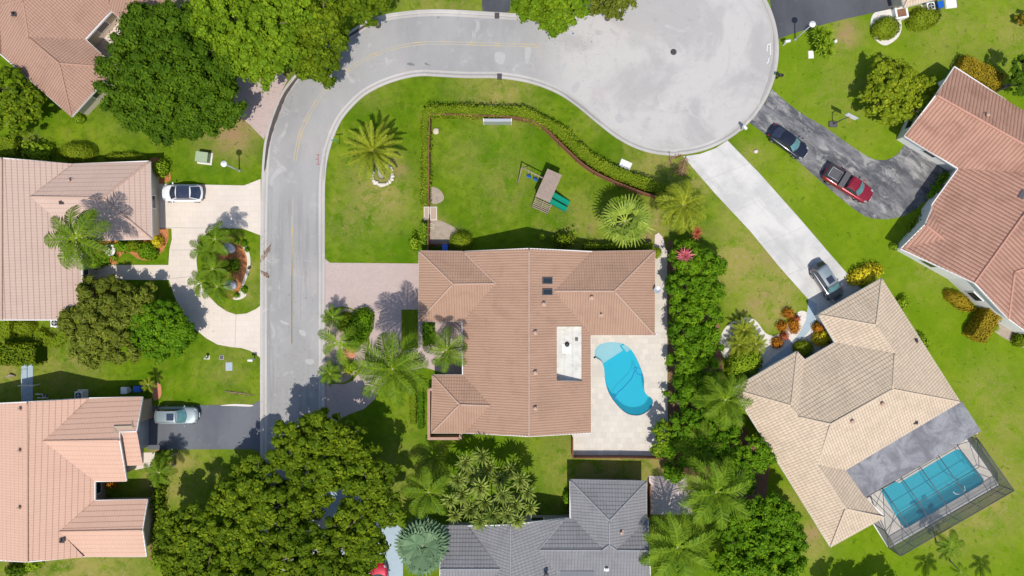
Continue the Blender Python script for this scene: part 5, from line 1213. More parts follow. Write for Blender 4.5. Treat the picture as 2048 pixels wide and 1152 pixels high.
for x, y, rx, ry, rz, mat, l in [(1579,627,11,10,0,'lf_orange','topmost of the round orange shrubs'),(1591,652,11,17,-15,'lf_orange','largest of the orange shrubs hugging the blue grey walk'),(1568,653,11,10,0,'lf_orange','orange shrub left of the large one by the walk'),(1557,686,11,12,20,'lf_orange','lowest of the orange shrubs beside the white gravel'),(1571,672,8,8,0,'lf_red','small red shrub between the orange ones'),(1597,637,6,6,0,'lf_red','tiny red shrub against the curved blue grey walk')]:
    sh(l, x, y, rx, ry, .9, mat, rz, leaf=.17, dens=80, group=OR, rough=.1)
sh('orange shrub in the notch of the beige roof', 1640, 656, 10, 9, 1.0, 'lf_orange', leaf=.18)
sh('golden shrub in the notch of the beige roof', 1647, 677, 16, 14, 1.2, 'lf_gold', leaf=.22, rough=.14)
sh('smooth green shrub in the notch of the beige roof', 1611, 697, 20, 16, 1.2, 'lf_hedge', leaf=.15)
sh('big rounded lime hedge at the left corner of the beige roof', 1493, 728, 38, 29, 1.8, 'lf_lime', -25, leaf=.26, dens=60)
sh('rust and yellow clipped hedge above the faded red roof', 1963, 146, 46, 17, 1.6, 'lf_rust', 27, box=True, leaf=.17)
sh('yellow green hedge below the white wall of the faded red house', 1925, 602, 33, 13, 1.2, 'lf_rust', 33, leaf=.2)
sh('tall clipped hedge standing across the corner of the white wall', 1972, 650, 15, 32, 1.9, 'lf_rust', 32, box=True, leaf=.18)
sh('small lime ball beside the tall clipped hedge', 1992, 655, 7, 10, .9, 'lf_lime', 30, leaf=.15)
sh('tiny dark bush at the lower right corner of the faded red house', 2046, 680, 12, 14, 1.2, 'lf_mid', leaf=.22)
sh('oval shrub inside the white gravel ring', 1777, 52, 27, 22, 1.3, 'lf_hedge', -10, leaf=.19)
sh('clipped hedge below the blue bin at the top edge', 1853, 33, 33, 21, 1.3, 'lf_hedge', -15, leaf=.19)
sh('small yellow bush at the right side of the beige roof', 1808, 606, 10, 13, .8, 'lf_lime', leaf=.2, rough=.16)
sh('low shrub strip at the right eave of the beige roof', 1849, 680, 6, 18, .7, 'lf_lime', -28, leaf=.2, rough=.14)
sh('dark shrub strip in the shade beside the worn asphalt', 1893, 372, 18, 38, 1.1, 'lf_vivid', 36, leaf=.3, dens=40, rough=.15)
sh('dark ground shrubs under the eave of the faded red house', 1840, 455, 14, 34, .7, 'lf_mid', 34, leaf=.3, dens=40, rough=.15)
sh('lime tuft at the lower corner of the faded red house', 1792, 494, 10, 6, .6, 'lf_lime', 20, leaf=.2)
sh('bush under the salmon roof corner at the upper left', 152, 236, 12, 9, .9, 'lf_lime', leaf=.2)
sh('shrubby vine mass left of the grey house patio', 1133, 1000, 6, 18, 1.0, 'lf_vivid', leaf=.2)
sh('orange shrub in the notch of the peach house', 220, 970, 9, 7, .9, 'lf_orange', leaf=.18)
sh('yellow shrub at the lower wall of the peach house', 62, 1130, 14, 10, 1.0, 'lf_lime', leaf=.26, rough=.15)
sh('dark shrub at the lower left edge below the peach house', 30, 1142, 20, 12, .9, 'lf_deep', leaf=.26, rough=.15)
# ---- palms
palm('lone stiff-fronded date palm on the front lawn in a stone ring', 745, 302, 60, 3.2, 'date', 28, (764,352), elev=(78, 5), trunk=.3)
palm('coconut palm leaning over the rose roof and its front walk', 152, 476, 66, 8.6, 'royal', 13, (222,500), elev=(50, -5), trunk=.17)
IG = 'palms clustered in the island bed'
for x, y, r, z, b, l in [(430,478,36,4.6,(458,487),'topmost palm of the island bed cluster'),(410,498,34,4.2,(448,505),'upper left palm of the island bed cluster'),(425,538,34,4.4,(455,540),'middle palm of the island bed cluster'),(402,566,30,4,(445,560),'lower left palm of the island bed cluster'),(434,574,36,4.4,(462,570),'lowest palm of the island bed cluster')]:
    palm(l, x, y, r, z, 'royal', 10, b, IG, elev=(50, -10), trunk=.11)
palm('largest palm in front of the brown house, spreading over the paver driveway', 785, 738, 78, 9.6, 'lush', 16, (812,722), elev=(65, -5), trunk=.2)
palm('smaller palm leaning over the entry notch of the brown house', 893, 700, 46, 6.0, 'lush', 11, (898,696), elev=(60, -10), trunk=.14)
palm('wind blown thin palm in the street island bed', 678, 688, 50, 4.5, 'coconut', 6, (695,690), elev=(20, -5), trunk=.12, az0=0.05)
palm('small upper palm at the kerb of the street island', 665, 634, 24, 2.2, 'coconut', 16, None, elev=(70, -5), trunk=.1)
palm('small lower palm at the kerb of the street island', 660, 748, 26, 2.2, 'coconut', 16, None, elev=(70, -5), trunk=.1)
palm('bright feathery palm at the end of the curved hedge', 1366, 410, 52, 5.6, 'yel', 20, (1352,436), elev=(60, -5), trunk=.16)
palm('round fan palm on the back lawn', 1250, 443, 50, 4.2, 'fan', 14, None, elev=(75, 5), trunk=.2)
palm('coconut palm between the tall hedge and the beige roof', 1451, 800, 60, 7.5, 'lush', 13, (1420,785), elev=(55, -5), trunk=.15)
palm('large drooping coconut palm beside the small concrete patio', 1432, 985, 76, 7.5, 'coconut', 18, (1405,960), elev=(68, -5), trunk=.18)
palm('feathery coconut palm at the bottom edge beside the grey roof', 1355, 1095, 78, 5.0, 'coconut', 15, (1340,1066), elev=(60, 0), trunk=.18)
palm('dark dense palm at the corner of the pool deck', 1400, 888, 52, 3.6, 'foxtail', 16, None, elev=(50, -5), trunk=.14)
palm('dim green palm in the shade between the oaks and the rosette tree', 857, 985, 52, 5.0, 'royal', 11, (865,970), elev=(60, 0), trunk=.14)
palm('blue green fan palm at the left corner of the grey roof', 846, 1092, 48, 4.2, 'blue', 30, None, elev=(52, -8), trunk=.28)
palm('slender palm on the lower right lawn near the bottom edge', 1903, 1090, 30, 3.6, 'coconut', 9, (1872,1084), elev=(40, 0), trunk=.08)
palm('short palm at the bottom edge below the slender one', 1922, 1145, 18, 2.6, 'coconut', 8, (1900,1122), elev=(40, 0), trunk=.07)
palm('banana-like palm at the corner of the peach garage', 318, 945, 32, 3.4, 'royal', 10, None, elev=(60, 0), trunk=.12)
palm('small ornamental palm by the asphalt driveway of the peach house', 330, 918, 18, 2.6, 'lush', 9, None, elev=(60, 0), trunk=.08)
CG = 'cycads in the gravel bed'
palm('upper cycad in the white gravel bed', 1488, 661, 28, 1.3, 'cycad', 26, None, CG, elev=(75, 5), trunk=.16, name='cycad', cat='cycad')
palm('lower left cycad in the white gravel bed', 1478, 690, 27, 1.1, 'cycad', 24, None, CG, elev=(75, 5), trunk=.16, name='cycad', cat='cycad')
palm('right cycad in the white gravel bed beside the lime hedge', 1512, 688, 24, 1.2, 'cycad', 22, None, CG, elev=(75, 5), trunk=.16, name='cycad', cat='cycad')
palm('small potted-looking palm in the clay bed by the blue bin', 296, 770, 16, 1.6, 'yel', 11, None, elev=(70, 0), trunk=.08)
OP = 'palms beyond the bottom edge whose shadows reach the lower right lawn'
for i, (bx, by, h_) in enumerate([(1852,1170,5.2),(1962,1176,5.4)]):
    k_ = H / (H - h_); palm(['left', 'right'][i] + ' palm beyond the bottom edge shading the lower right lawn', 1024 + (bx - 1024) * k_, 576 + (by - 576) * k_, 26, h_, 'coconut', 9, None, OP, elev=(40, -10), trunk=.08)
# ---- rosettes
hd = [(930,925,26),(965,912,25),(945,950,27),(980,935,26),(915,960,25),(960,975,27),(1000,960,25),(925,990,26),(900,1000,22),(970,1005,26),(1020,940,24),(1040,960,25),(1005,990,26),(1055,985,24),(940,1020,25),(1030,1010,26),(985,1030,26),(1060,1015,22),(910,1030,22),(960,1042,24),(1035,1040,23),(1000,1050,22),(895,975,20),(1015,1030,22)]
rosette_plant('spiky rosette-headed tree spreading at the upper left of the grey roof', 'rosette_tree', 'tree', [(x, y, r, 4.4 + 1.3 * math.sin(i * 1.7)) for i, (x, y, r) in enumerate(hd)], 'lf_rosette', 40, .17)
rosette_plant('yellow green yucca clump by the grey driveway near the turning circle', 'yucca', 'yucca', [(1636,64,19,1.7),(1655,68,18,1.5),(1645,85,20,1.6),(1657,90,18,1.4),(1657,106,18,1.4),(1638,97,17,1.2),(1634,80,17,1.2),(1648,75,17,1.3)], 'lf_lime', 44, .15)
rosette_plant('pink bromeliad on the top end of the tall areca hedge', 'bromeliad', 'bromeliad', [(1370,512,23,3.7)], 'lf_pink', 44, .11)
rosette_plant('orange red bromeliad above the pink one', 'bromeliad', 'bromeliad', [(1394,463,15,2.2),(1392,472,11,2.2)], 'lf_red', 30, .16)
# stone ring of the date palm
root = thing('stone_ring', 'white coral stone ring round the foot of the date palm', 'stone border', tuple(W(764, 350)))
for i in range(16):
    a = math.radians(-60 + i * 17); m = MB(); p = W(765 + 21 * math.cos(a), 350 + 20 * math.sin(a)) - root.location; m.blob((p.x, p.y, .12), (random.uniform(.2, .34), random.uniform(.18, .3), .2), .25, 8, 5); m.build('stone', M['stone'], root)
for x, y, r, l in [(460,497,14,'upper pale boulder in the island bed under the palms'),(462,570,14,'lower pale boulder in the island bed under the palms')]:
    m = MB(); p = W(x, y); m.blob((p.x, p.y, .25), (r * S, r * S * .75, .5), .12, 12, 7); tag(m.build('boulder', M['grey_stone']), l, 'boulder')
# ================================================================ vehicles
def loft(mb, st, closed=True):
    """st: list of section point lists (equal length) -> quads"""
    n0 = len(mb.v); k = len(st[0])
    for s in st: mb.v += [tuple(p) for p in s]
    for i in range(len(st) - 1):
        for j in range(k - 1):
            q = n0 + i * k + j; mb.f.append((q, q + 1, q + k + 1, q + k)); mb.sm.append(True)
    mb.f.append(tuple(n0 + j for j in range(k))[::-1]); mb.sm.append(False)
    q = n0 + (len(st) - 1) * k; mb.f.append(tuple(q + j for j in range(k))); mb.sm.append(False)
def car(label, px, py, ang, L, Wd, paint, kind='suv', roofm=None, z=.8):
    p = W(px, py, z); root = thing('pickup_truck' if kind == 'pickup' else 'parked_car', label, 'pickup truck' if kind == 'pickup' else 'car', (p.x, p.y, 0), R(ang), None)
    b = MB(); hL, w = L / 2, Wd / 2
    suv = kind in ('suv', 'pickup'); belt = 1.02 if suv else .88; hood = 1.0 if suv else .80; rt = 1.72 if suv else (1.62 if kind == 'cross' else 1.44)
    prof = [(-1, .80, .55, .78), (-.97, .90, .42, .90), (-.90, .97, .30, .96), (-.7, 1, .26, 1), (-.3, 1, .24, 1.0), (.2, 1, .24, 1.0), (.45, 1, .25, .98), (.70, .985, .28, .92), (.87, .93, .34, .84), (.95, .84, .42, .72), (1, .68, .50, .62)]
    secs = []
    for t, wf, zb, tf in prof:
        x = t * hL; ww = w * wf; zt = (belt if t < .35 else hood) * (tf if t > .35 else (tf if t > -.8 else tf)); zt = max(zt, zb + .15)
        secs.append([(x, -ww * .93, zb), (x, -ww, zb + .12), (x, -ww, zt - .22), (x, -ww * .95, zt - .06), (x, -ww * .84, zt), (x, -ww * .4, zt + .035), (x, ww * .4, zt + .035), (x, ww * .84, zt), (x, ww * .95, zt - .06), (x, ww, zt - .22), (x, ww, zb + .12), (x, ww * .93, zb)])
    secs = [[(x - (1 if x > 0 else -1) * .42 * max(0, (abs(x) / hL - .62) / .38) ** 1.3 * (abs(y) / w) ** 2.4, y, z_) for x, y, z_ in s_] for s_ in secs]
    loft(b, secs); body = b.build('body', paint, root, subsurf=1)
    # cabin
    if kind == 'pickup': xr0, xr1, xt1, xt0 = -.08, .50, .26, -.06
    elif kind == 'suv': xr0, xr1, xt1, xt0 = -.95, .42, .14, -.82
    elif kind == 'cross': xr0, xr1, xt1, xt0 = -.86, .50, .12, -.48
    else: xr0, xr1, xt1, xt0 = -.78, .42, .10, -.42
    xr0, xr1, xt0, xt1 = [v * hL for v in (xr0, xr1, xt0, xt1)]
    wb, wt = w * .86, w * .66; zb = belt - .02
    B = [Vector((xr1, -wb * .92, zb - .06)), Vector((xr1, wb * .92, zb - .06)), Vector((xr0, wb * .92, zb)), Vector((xr0, -wb * .92, zb))]
    T = [Vector((xt1, -wt, rt - .05)), Vector((xt1, wt, rt - .05)), Vector((xt0, wt * .95, rt - .08)), Vector((xt0, -wt * .95, rt - .08))]
    def arc(p, q, bow, n=6): return [p.lerp(q, i / n) + Vector((bow * math.sin(math.pi * i / n), 0, 0)) for i in range(n + 1)]
    c = MB(); fb, ft = arc(B[0], B[1], .22), arc(T[0], T[1], .10); rb, rt_ = arc(B[3], B[2], -.18), arc(T[3], T[2], -.08)
    for lo_, up_ in ((fb, ft), (rb[::-1], rt_[::-1])):
        for i in range(6): c.quad(lo_[i], lo_[i + 1], up_[i + 1], up_[i])
    c.quad(B[1], B[2], T[2], T[1]); c.quad(B[3], B[0], T[0], T[3])
    for i in range(6): c.quad(rt_[i], ft[i], ft[i + 1], rt_[i + 1])
    c.build('cabin', paint, root)
    def win(name, q, mat, ins=.10, push=.018):
        c = sum(q, Vector()) / 4; n = (q[1] - q[0]).cross(q[2] - q[1]).normalized(); ctr = Vector(((xt0 + xt1) / 2, 0, 1.2))
        if n.dot(c - ctr) < 0: n = -n
        m = MB(); e = [c + (v - c) * (1 - ins) + n * push for v in q]; m.quad(*e); e2 = [v - n * push * 1.5 for v in e]
        for i in range(4): m.quad(e[i], e2[i], e2[(i + 1) % 4], e[(i + 1) % 4])
        return m.build(name, mat, root)
    def screen(name, lo_, up_, mat, i0, sx_):
        m = MB(); lo_, up_ = [lo_[i].lerp(up_[i], i0) for i in range(7)], [up_[i].lerp(lo_[i], i0 * .6) for i in range(7)]; o_ = Vector((sx_ * .02, 0, .02)); cl = sum(lo_, Vector()) / 7
        def sh_(p): return Vector((p.x, p.y * .93, p.z)) + o_
        for i in range(6): m.quad(sh_(lo_[i]), sh_(lo_[i + 1]), sh_(up_[i + 1]), sh_(up_[i])); m.sm[-1] = True
        return m.build(name, mat, root)
    screen('windscreen', fb, ft, M['car_glass'] if kind == 'cross' else M['windscreen'], .07, 1); screen('rear_window', rb[::-1], rt_[::-1], M['car_glass'], .10, -1)
    for q in ([B[1], B[2], T[2], T[1]], [B[3], B[0], T[0], T[3]]): win('side_window', q, M['car_glass'], .16)
    r = MB(); n = 8; rows = []
    for i in range(n + 1):
        x = xt0 + (xt1 - xt0) * i / n; bow = .05 * math.sin(math.pi * i / n); rows.append([(x, y * wt * (1.0 if abs(y) < .99 else 1.02), rt - .06 + bow + .05 * (1 - y * y)) for y in (-1, -.85, -.5, 0, .5, .85, 1)])
    loft(r, rows); ro = r.build('roof', roofm or paint, root)
    if kind == 'suv':
        s_ = MB(); s_.box((xt1 - .62, 0, rt + .045), (.75, wt * 1.15, .03)); s_.build('sunroof', M['car_glass'], root)
        for y in (-1, 1):
            s_ = MB(); s_.tube([(xt1 - .15, y * wt * .93, rt - .01), (xt1 - .3, y * wt * .93, rt + .07), (xt0 + .3, y * wt * .93, rt + .07), (xt0 + .15, y * wt * .93, rt - .01)], .022, 5); s_.build('roof_rail', M['grey_metal'], root)
    if kind == 'pickup':
        bx0, bx1 = -.93 * hL, -.12 * hL
        s_ = MB(); s_.box(((bx0 + bx1) / 2, 0, belt + .05), (bx1 - bx0, wb * 1.9, .05)); s_.build('bed_cover', M['black'], root)
        s_ = MB(); s_.box((bx1 - .36, 0, belt + .20), (.62, w * 1.86, .28)); s_.build('tool_box', M['dark_metal'], root, bevel=.03)
        s_ = MB(); s_.tube([(bx0 + .35, -wb * .62, belt + .12), (bx1 - .85, -wb * .62, belt + .12), (bx1 - .85, wb * .62, belt + .12), (bx0 + .35, wb * .62, belt + .12), (bx0 + .35, -wb * .62, belt + .12)], .035, 6); s_.build('bed_rail', M['grey_metal'], root)
        s_ = MB(); s_.box(((bx0 + bx1) / 2 - .3, 0, belt + .09), (1.15, wb * 1.1, .06)); s_.build('cargo_mat', M['dark_metal'], root)
        s_ = MB()
        for i in range(6): s_.box(((xt0 + xt1) / 2, -wt * .75 + i * wt * .3, rt + .01), ((xt1 - xt0) * .8, .05, .04))
        s_.build('roof_rib', paint, root)
    for sx in (-.60, .60):
        for sy in (-1, 1):
            wr = .37 if suv else .34; m = MB(); prof_ = [(.05, -.11), (wr * .9, -.11), (wr, -.08), (wr, .08), (wr * .9, .11), (.05, .11)]
            m.lathe((0, 0, 0), prof_, 20); wh = m.build('wheel', M['tyre'], root); wh.location = (sx * hL, sy * (w - .10), wr); wh.rotation_euler = (math.pi / 2, 0, 0)
            m = MB(); m.lathe((0, 0, 0), [(.05, -.125), (wr * .62, -.12), (wr * .62, .12), (.05, .125)], 14); m.build('rim', M['rim'], wh)
    for sy in (-1, 1):
        m = MB(); m.box((.40 * hL, sy * (w + .09), belt + .03), (.14, .22, .14)); m.build('mirror', paint, root, bevel=.03)
        m = MB(); m.box((.845 * hL, sy * w * .70, hood * .815), (.30, .17, .10), sy * -.45); m.build('headlight', M['lamp_glass'], root, bevel=.02)
        m = MB(); m.box((-.90 * hL, sy * w * .76, belt * .80), (.10, .22, .14), sy * .55); m.build('tail_light', M['tail_glass'], root, bevel=.02)
    m = MB(); m.tube([(.44 * hL, -w * .55, belt + .02), (.41 * hL, 0, belt + .10)], .012, 4); m.tube([(.44 * hL, w * .1, belt + .02), (.41 * hL, w * .5, belt + .09)], .012, 4); m.build('wiper', M['black'], root)
    m = MB(); m.box((hL * .985, 0, .5), (.04, .52, .13)); m.build('number_plate', M['white'], root)
    return root
car('white crossover with a dark glass roof parked on the cream driveway', 364, 386, 180, 4.72, 1.92, M['car_white'], 'cross', M['car_glass'])
car('pale silver green wagon parked on the grey asphalt driveway', 354, 831, 0, 4.75, 1.92, M['car_silver'], 'suv')
car('glossy black sedan parked near the turning circle on the worn asphalt', 1578, 283, -36, 4.9, 1.9, M['car_black'], 'sedan')
car('dark red pickup truck with covered black bed on the worn asphalt', 1697, 367, -32, 6.1, 2.02, M['car_red'], 'pickup')
car('dark grey wagon with roof rails at the lower end of the white concrete driveway', 1656, 564, -56, 4.7, 1.92, M['car_grey'], 'suv', M['car_silver'])
car('bright red pickup truck cut by the bottom edge under the oaks', 757, 1176, 90, 5.6, 1.95, M['car_pink'], 'pickup')

# ================================================================ street lamps, mailboxes, small street things
def lamp(label, base, head, h=4.6):
    b = W(*base); root = thing('street_lamp', label, 'street lamp', (b.x, b.y, 0), 0, 'street lamps')
    m = MB(); m.lathe((0, 0, 0), [(.16, -.02), (.16, .12), (.10, .18), (.075, .5), (.055, h - .5)], 10); m.build('pole', M['grey_metal'], root)
    m = MB(); m.lathe((0, 0, h - .5), [(.05, 0), (.13, .05), (.22, .32), (.20, .36)], 14); m.build('lantern_glass', M['white'], root)
    m = MB(); m.lathe((0, 0, h - .14), [(.34, 0), (.34, .03), (.24, .12), (.09, .17), (.07, .22), (.02, .23)], 18); m.build('lantern_cap', M['white'], root)
lamp('street lamp on the grass by the black asphalt driveway at the top right', (1590,79), None, 4.5)
lamp('street lamp on the left lawn by the pale green utility box', (479,341), None, 4.2)
def mailbox(label, px, py, rz, mat='white', mh=1.1, post='white'):
    p = W(px, py, .5); root = thing('mailbox', label, 'mailbox', (p.x, p.y, 0), R(rz)); m = MB(); m.box((0, 0, mh / 2), (.12, .12, mh)); m.build('post', M[post], root)
    m = MB(); m.box((0, 0, mh + .08), (.56, .28, .16)); m.tube([(-.28, 0, mh + .16), (.28, 0, mh + .16)], .14, 10); m.build('box', M[mat], root); m = MB(); m.box((.05, .165, mh + .22), (.04, .02, .2)); m.build('flag', M['red_paint'], root)
mailbox('white mailbox on the grass between the turning circle and the lamp', 1570, 87, 10)
mailbox('white mailbox at the mouth of the concrete driveway', 1485, 258, -50, mh=1.2)
mailbox('white mailbox at the lower mouth of the cream driveway', 506, 719, 0)
mailbox('white mailbox under the small loose crown at the top of the street', 758, 20, 20)
mailbox('black mailbox on the kerb grass beside the worn asphalt driveway', 1556, 154, -10, 'black', post='black')
def simple(name, label, cat, px, py, z, parts):
    p = W(px, py, z); root = thing(name, label, cat, (p.x, p.y, 0))
    for nm, mat, f in parts: m = MB(); f(m); m.build(nm, M[mat], root)
    return root
simple('utility_box', 'pale green utility box on the left lawn', 'utility box', 404, 314, .8, [('cabinet', 'green_metal', lambda m: m.box((0, 0, .45), (1.25, 1.0, .9), -.12)), ('lid', 'green_metal', lambda m: m.box((0, 0, .93), (1.32, 1.08, .07), -.12)), ('pad', 'gravel', lambda m: m.box((0, 0, .03), (1.6, 1.35, .08), -.12))])
simple('ground_cover_plate', 'white square utility cover on the grass outside the curved hedge', 'utility cover', 1251, 329, .05, [('lid_plate', 'white', lambda m: m.box((0, 0, .05), (1.2, .78, .1), -.42)), ('lid_rim', 'gravel', lambda m: m.box((0, 0, .02), (1.3, .88, .05), -.42))])
simple('ground_cover_plate', 'white square utility cover below the yucca clump', 'utility cover', 1622, 109, .05, [('lid_plate', 'white', lambda m: m.box((0, 0, .05), (.5, .75, .1), .05)), ('lid_rim', 'gravel', lambda m: m.box((0, 0, .02), (.6, .85, .05), .05))])
simple('meter_box', 'bluish water meter lid in a bare patch of the left lawn', 'meter cover', 458, 733, .03, [('lid_plate', 'blue_walk', lambda m: m.box((0, 0, .03), (.6, .8, .06))), ('lid_rim', 'grey_stone', lambda m: m.box((0, 0, .015), (.72, .92, .035)))])
simple('meter_box', 'small dark meter lid above the bluish water meter', 'meter cover', 443, 715, .03, [('lid_plate', 'dark_metal', lambda m: m.box((0, 0, .03), (.38, .42, .06))), ('lid_rim', 'grey_stone', lambda m: m.box((0, 0, .015), (.46, .5, .035)))])
simple('ground_pipe', 'short pale green stand pipe on the left lawn', 'stand pipe', 412, 716, .5, [('pipe', 'green_metal', lambda m: m.lathe((0, 0, 0), [(.10, 0), (.10, .7), (.16, .72), (.16, .8), (.05, .84)], 12)), ('base_plate', 'gravel', lambda m: m.box((0, 0, .02), (.4, .4, .05)))])
simple('ground_rock', 'white rock beside the yucca clump', 'rock', 1671, 82, .3, [('rock_body', 'white', lambda m: m.blob((0, 0, .2), (.2, .22, .32), .2, 9, 6))])
simple('ground_rock', 'pink white rock on the grass right of the concrete driveway top', 'rock', 1512, 303, .1, [('rock_body', 'grey_slab', lambda m: m.blob((0, 0, .08), (.3, .22, .15), .2, 9, 6))])
simple('ground_rock', 'tan rock in the upper left corner of the fenced lawn', 'rock', 872, 262, .1, [('rock_body', 'cream_wall', lambda m: m.blob((0, 0, .06), (.35, .4, .12), .2, 10, 6))])
simple('sign_stake', 'green street sign on a thin post beside the bend of the kerb', 'street sign', 670, 281, 2.0, [('post', 'slide_green', lambda m: m.tube([(0, 0, 0), (0, 0, 2.2)], .035, 6)), ('sign_blade', 'slide_green', lambda m: m.box((0, 0, 2.3), (.75, .04, .2), .1))])
simple('trash_bin', 'green bin half hidden under the loose crown at the top kerb', 'bin', 749, 39, .8, [('bin_body', 'slide_green', lambda m: m.box((0, 0, .5), (.5, .55, 1.0), .1, None, 1.1)), ('lid', 'slide_green', lambda m: m.box((0, 0, 1.03), (.62, .66, .06), .1))])
simple('fountain', 'white garden fountain in the bed under the rose garage eave', 'fountain', 217, 500, .7, [('basin', 'white', lambda m: m.lathe((0, 0, 0), [(.30, 0), (.25, .3), (.62, .5), (.66, .55), (.60, .54), (.1, .46)], 18)), ('bowl', 'white', lambda m: m.lathe((0, 0, .46), [(.08, 0), (.06, .35), (.3, .5), (.28, .5), (.05, .45)], 14))])
def manhole(name, label, px, py, r, mat='iron'):
    p = W(px, py); root = thing(name, label, 'manhole cover', (p.x, p.y, .0)); m = MB(); m.lathe((0, 0, .005), [(r, 0), (r, .012), (r * .9, .014), (.01, .0145)], 24); m.build('cover', M[mat], root); m = MB(); m.lathe((0, 0, .004), [(r * 1.15, 0), (r * 1.15, .009), (r * 1.0, .010)], 24); m.build('frame_ring', M['dark_metal'], root)
manhole('manhole_cover', 'round dark manhole cover in the turning circle', 1347, 104, .30)
manhole('valve_cover', 'small blue valve cover on the road near the overhanging tree', 1146, 67, .08, 'blue_plastic')
for x, y, l in ((994,31,'storm drain grate in the upper kerb'),(999,153,'storm drain grate in the lower kerb')):
    simple('storm_drain', l, 'storm drain', x, y, .1, [('grate', 'iron', lambda m: m.box((0, 0, .07), (.52, .62, .12))), ('bars', 'dark_metal', lambda m: [m.box((0, -.24 + i * .12, .14), (.44, .05, .02)) for i in range(5)])])
# basketball hoop
p = W(1665, 249); root = thing('basketball_hoop', 'basketball hoop with white backboard beside the worn asphalt driveway', 'basketball hoop', (p.x, p.y, 0))
d = Vector((.42, .0, 0)); m = MB(); m.tube([(0, 0, 0), (0, 0, 2.6), (.45, .10, 3.15)], .055, 8); m.box((0, 0, .12), (.9, .6, .22)); m.build('pole', M['dark_metal'], root)
m = MB(); m.box((.45, .05, 3.3), (1.15, .05, .75), R(-28), None); m.build('backboard', M['white'], root, 0)
m = MB(); m.box((.45, .05, 3.3), (1.25, .03, .85), R(-28)); m.build('backboard_frame', M['blue_walk'], root)
m = MB(); m.tube([(.33 + .23 * math.cos(a) , -.24 + .23 * math.sin(a), 3.05) for a in np.linspace(0, 6.28, 17)], .018, 5); m.build('rim_ring', M['terracotta'], root)
# backyard fence: brown boards, one pale gate
FP = smooth([(863,234),(905,235),(968,237),(1024,240),(1058,246),(1085,259),(1108,280),(1135,306),(1165,333),(1195,352),(1240,372),(1290,391),(1335,402)], 5)
def board_fence(label, pts, h, mat='fence_wood', t=.07, name='wooden_fence', step=.0):
    P = [W(*p) for p in pts]; c = P[0]; root = thing(name, label, 'fence', (c.x, c.y, 0)); m = MB(); k = MB(); k2 = MB()
    for a, b in zip(P, P[1:]):
        d = b - a; L = d.length; n = max(1, int(L / .16)); an = math.atan2(d.y, d.x)
        for j in range(n):
            q = a + d * ((j + .5) / n) - c; m.box((q.x, q.y, h / 2 + random.uniform(-.01, .01)), (L / n * .94, t, h), an)
    acc = 0
    for a, b in zip(P, P[1:]):
        d = b - a; q = (a + b) / 2 - c; nn = Vector((d.y, -d.x, 0)).normalized() * .07
        for zz, kk in ((.3, k), (h - .25, k2)): kk.box((q.x + nn.x, q.y + nn.y, zz), (d.length, .05, .09), math.atan2(d.y, d.x))
        acc += d.length
        if acc > 2.2:
            acc = 0; pm = MB(); q = b - c + nn; pm.box((q.x, q.y, h / 2 + .03), (.11, .11, h + .06), math.atan2(d.y, d.x)); pm.build('post', M[mat], root)
    m.build('boards', M[mat], root); k.build('rail', M[mat], root); k2.build('rail', M[mat], root); return root
board_fence('curved brown board fence along the inside of the long hedge', FP, 1.5)
board_fence('dark brown straight fence on the left side of the back lawn', [(863,234),(861,300),(861,350),(860,412)], 1.5)
board_fence('short brown fence panel between the pale gate slabs and the brown roof', [(860,440),(859,500),(859,520)], 1.5)
board_fence('brown fence along the bottom of the pool deck', [(1144,911),(1240,911),(1346,913)], 1.15)
board_fence('short brown fence joining the brown roof to the pool deck fence', [(1144,872),(1144,911)], 1.3)
simple('fence_gate', 'pale grey gate panel set in the curved brown fence', 'gate', 995, 240, 1.2, [('panel', 'grey_metal', lambda m: m.box((0, -.1, .8), (2.9, .32, 1.5))), ('gate_post', 'white', lambda m: [m.box((x, -.1, .85), (.08, .36, 1.62)) for x in (-1.5, 1.5)])])
simple('stepping_slab', 'salmon stepping slab with white rim left of the fence gap', 'paving slab', 853, 427, .05, [('slab_face', 'tan_wall', lambda m: m.box((0, 0, .06), (.42, 1.3, .1))), ('slab_rim', 'stone', lambda m: m.box((0, 0, .04), (.58, 1.5, .08)))])
simple('stepping_slab', 'salmon stepping slab with white rim right of the fence gap', 'paving slab', 867, 427, .05, [('slab_face', 'tan_wall', lambda m: m.box((0, 0, .06), (.6, 1.3, .1))), ('slab_rim', 'stone', lambda m: m.box((0, 0, .04), (.78, 1.5, .08)))])
for i in range(3):
    m = MB(); p = W(865, 448 + i * 4); m.box((p.x, p.y, .08 + i * .01), (.5, .09, .05), -.5); tag(m.build('wood_plank', M['cream_wall']), ['topmost', 'middle', 'lowest'][i] + ' of three loose planks beside the fence', 'plank', 'loose planks by the fence')
board_fence('low brown screen panel enclosing the blue bin by the brown roof', [(862,489),(897,489)], 1.1)
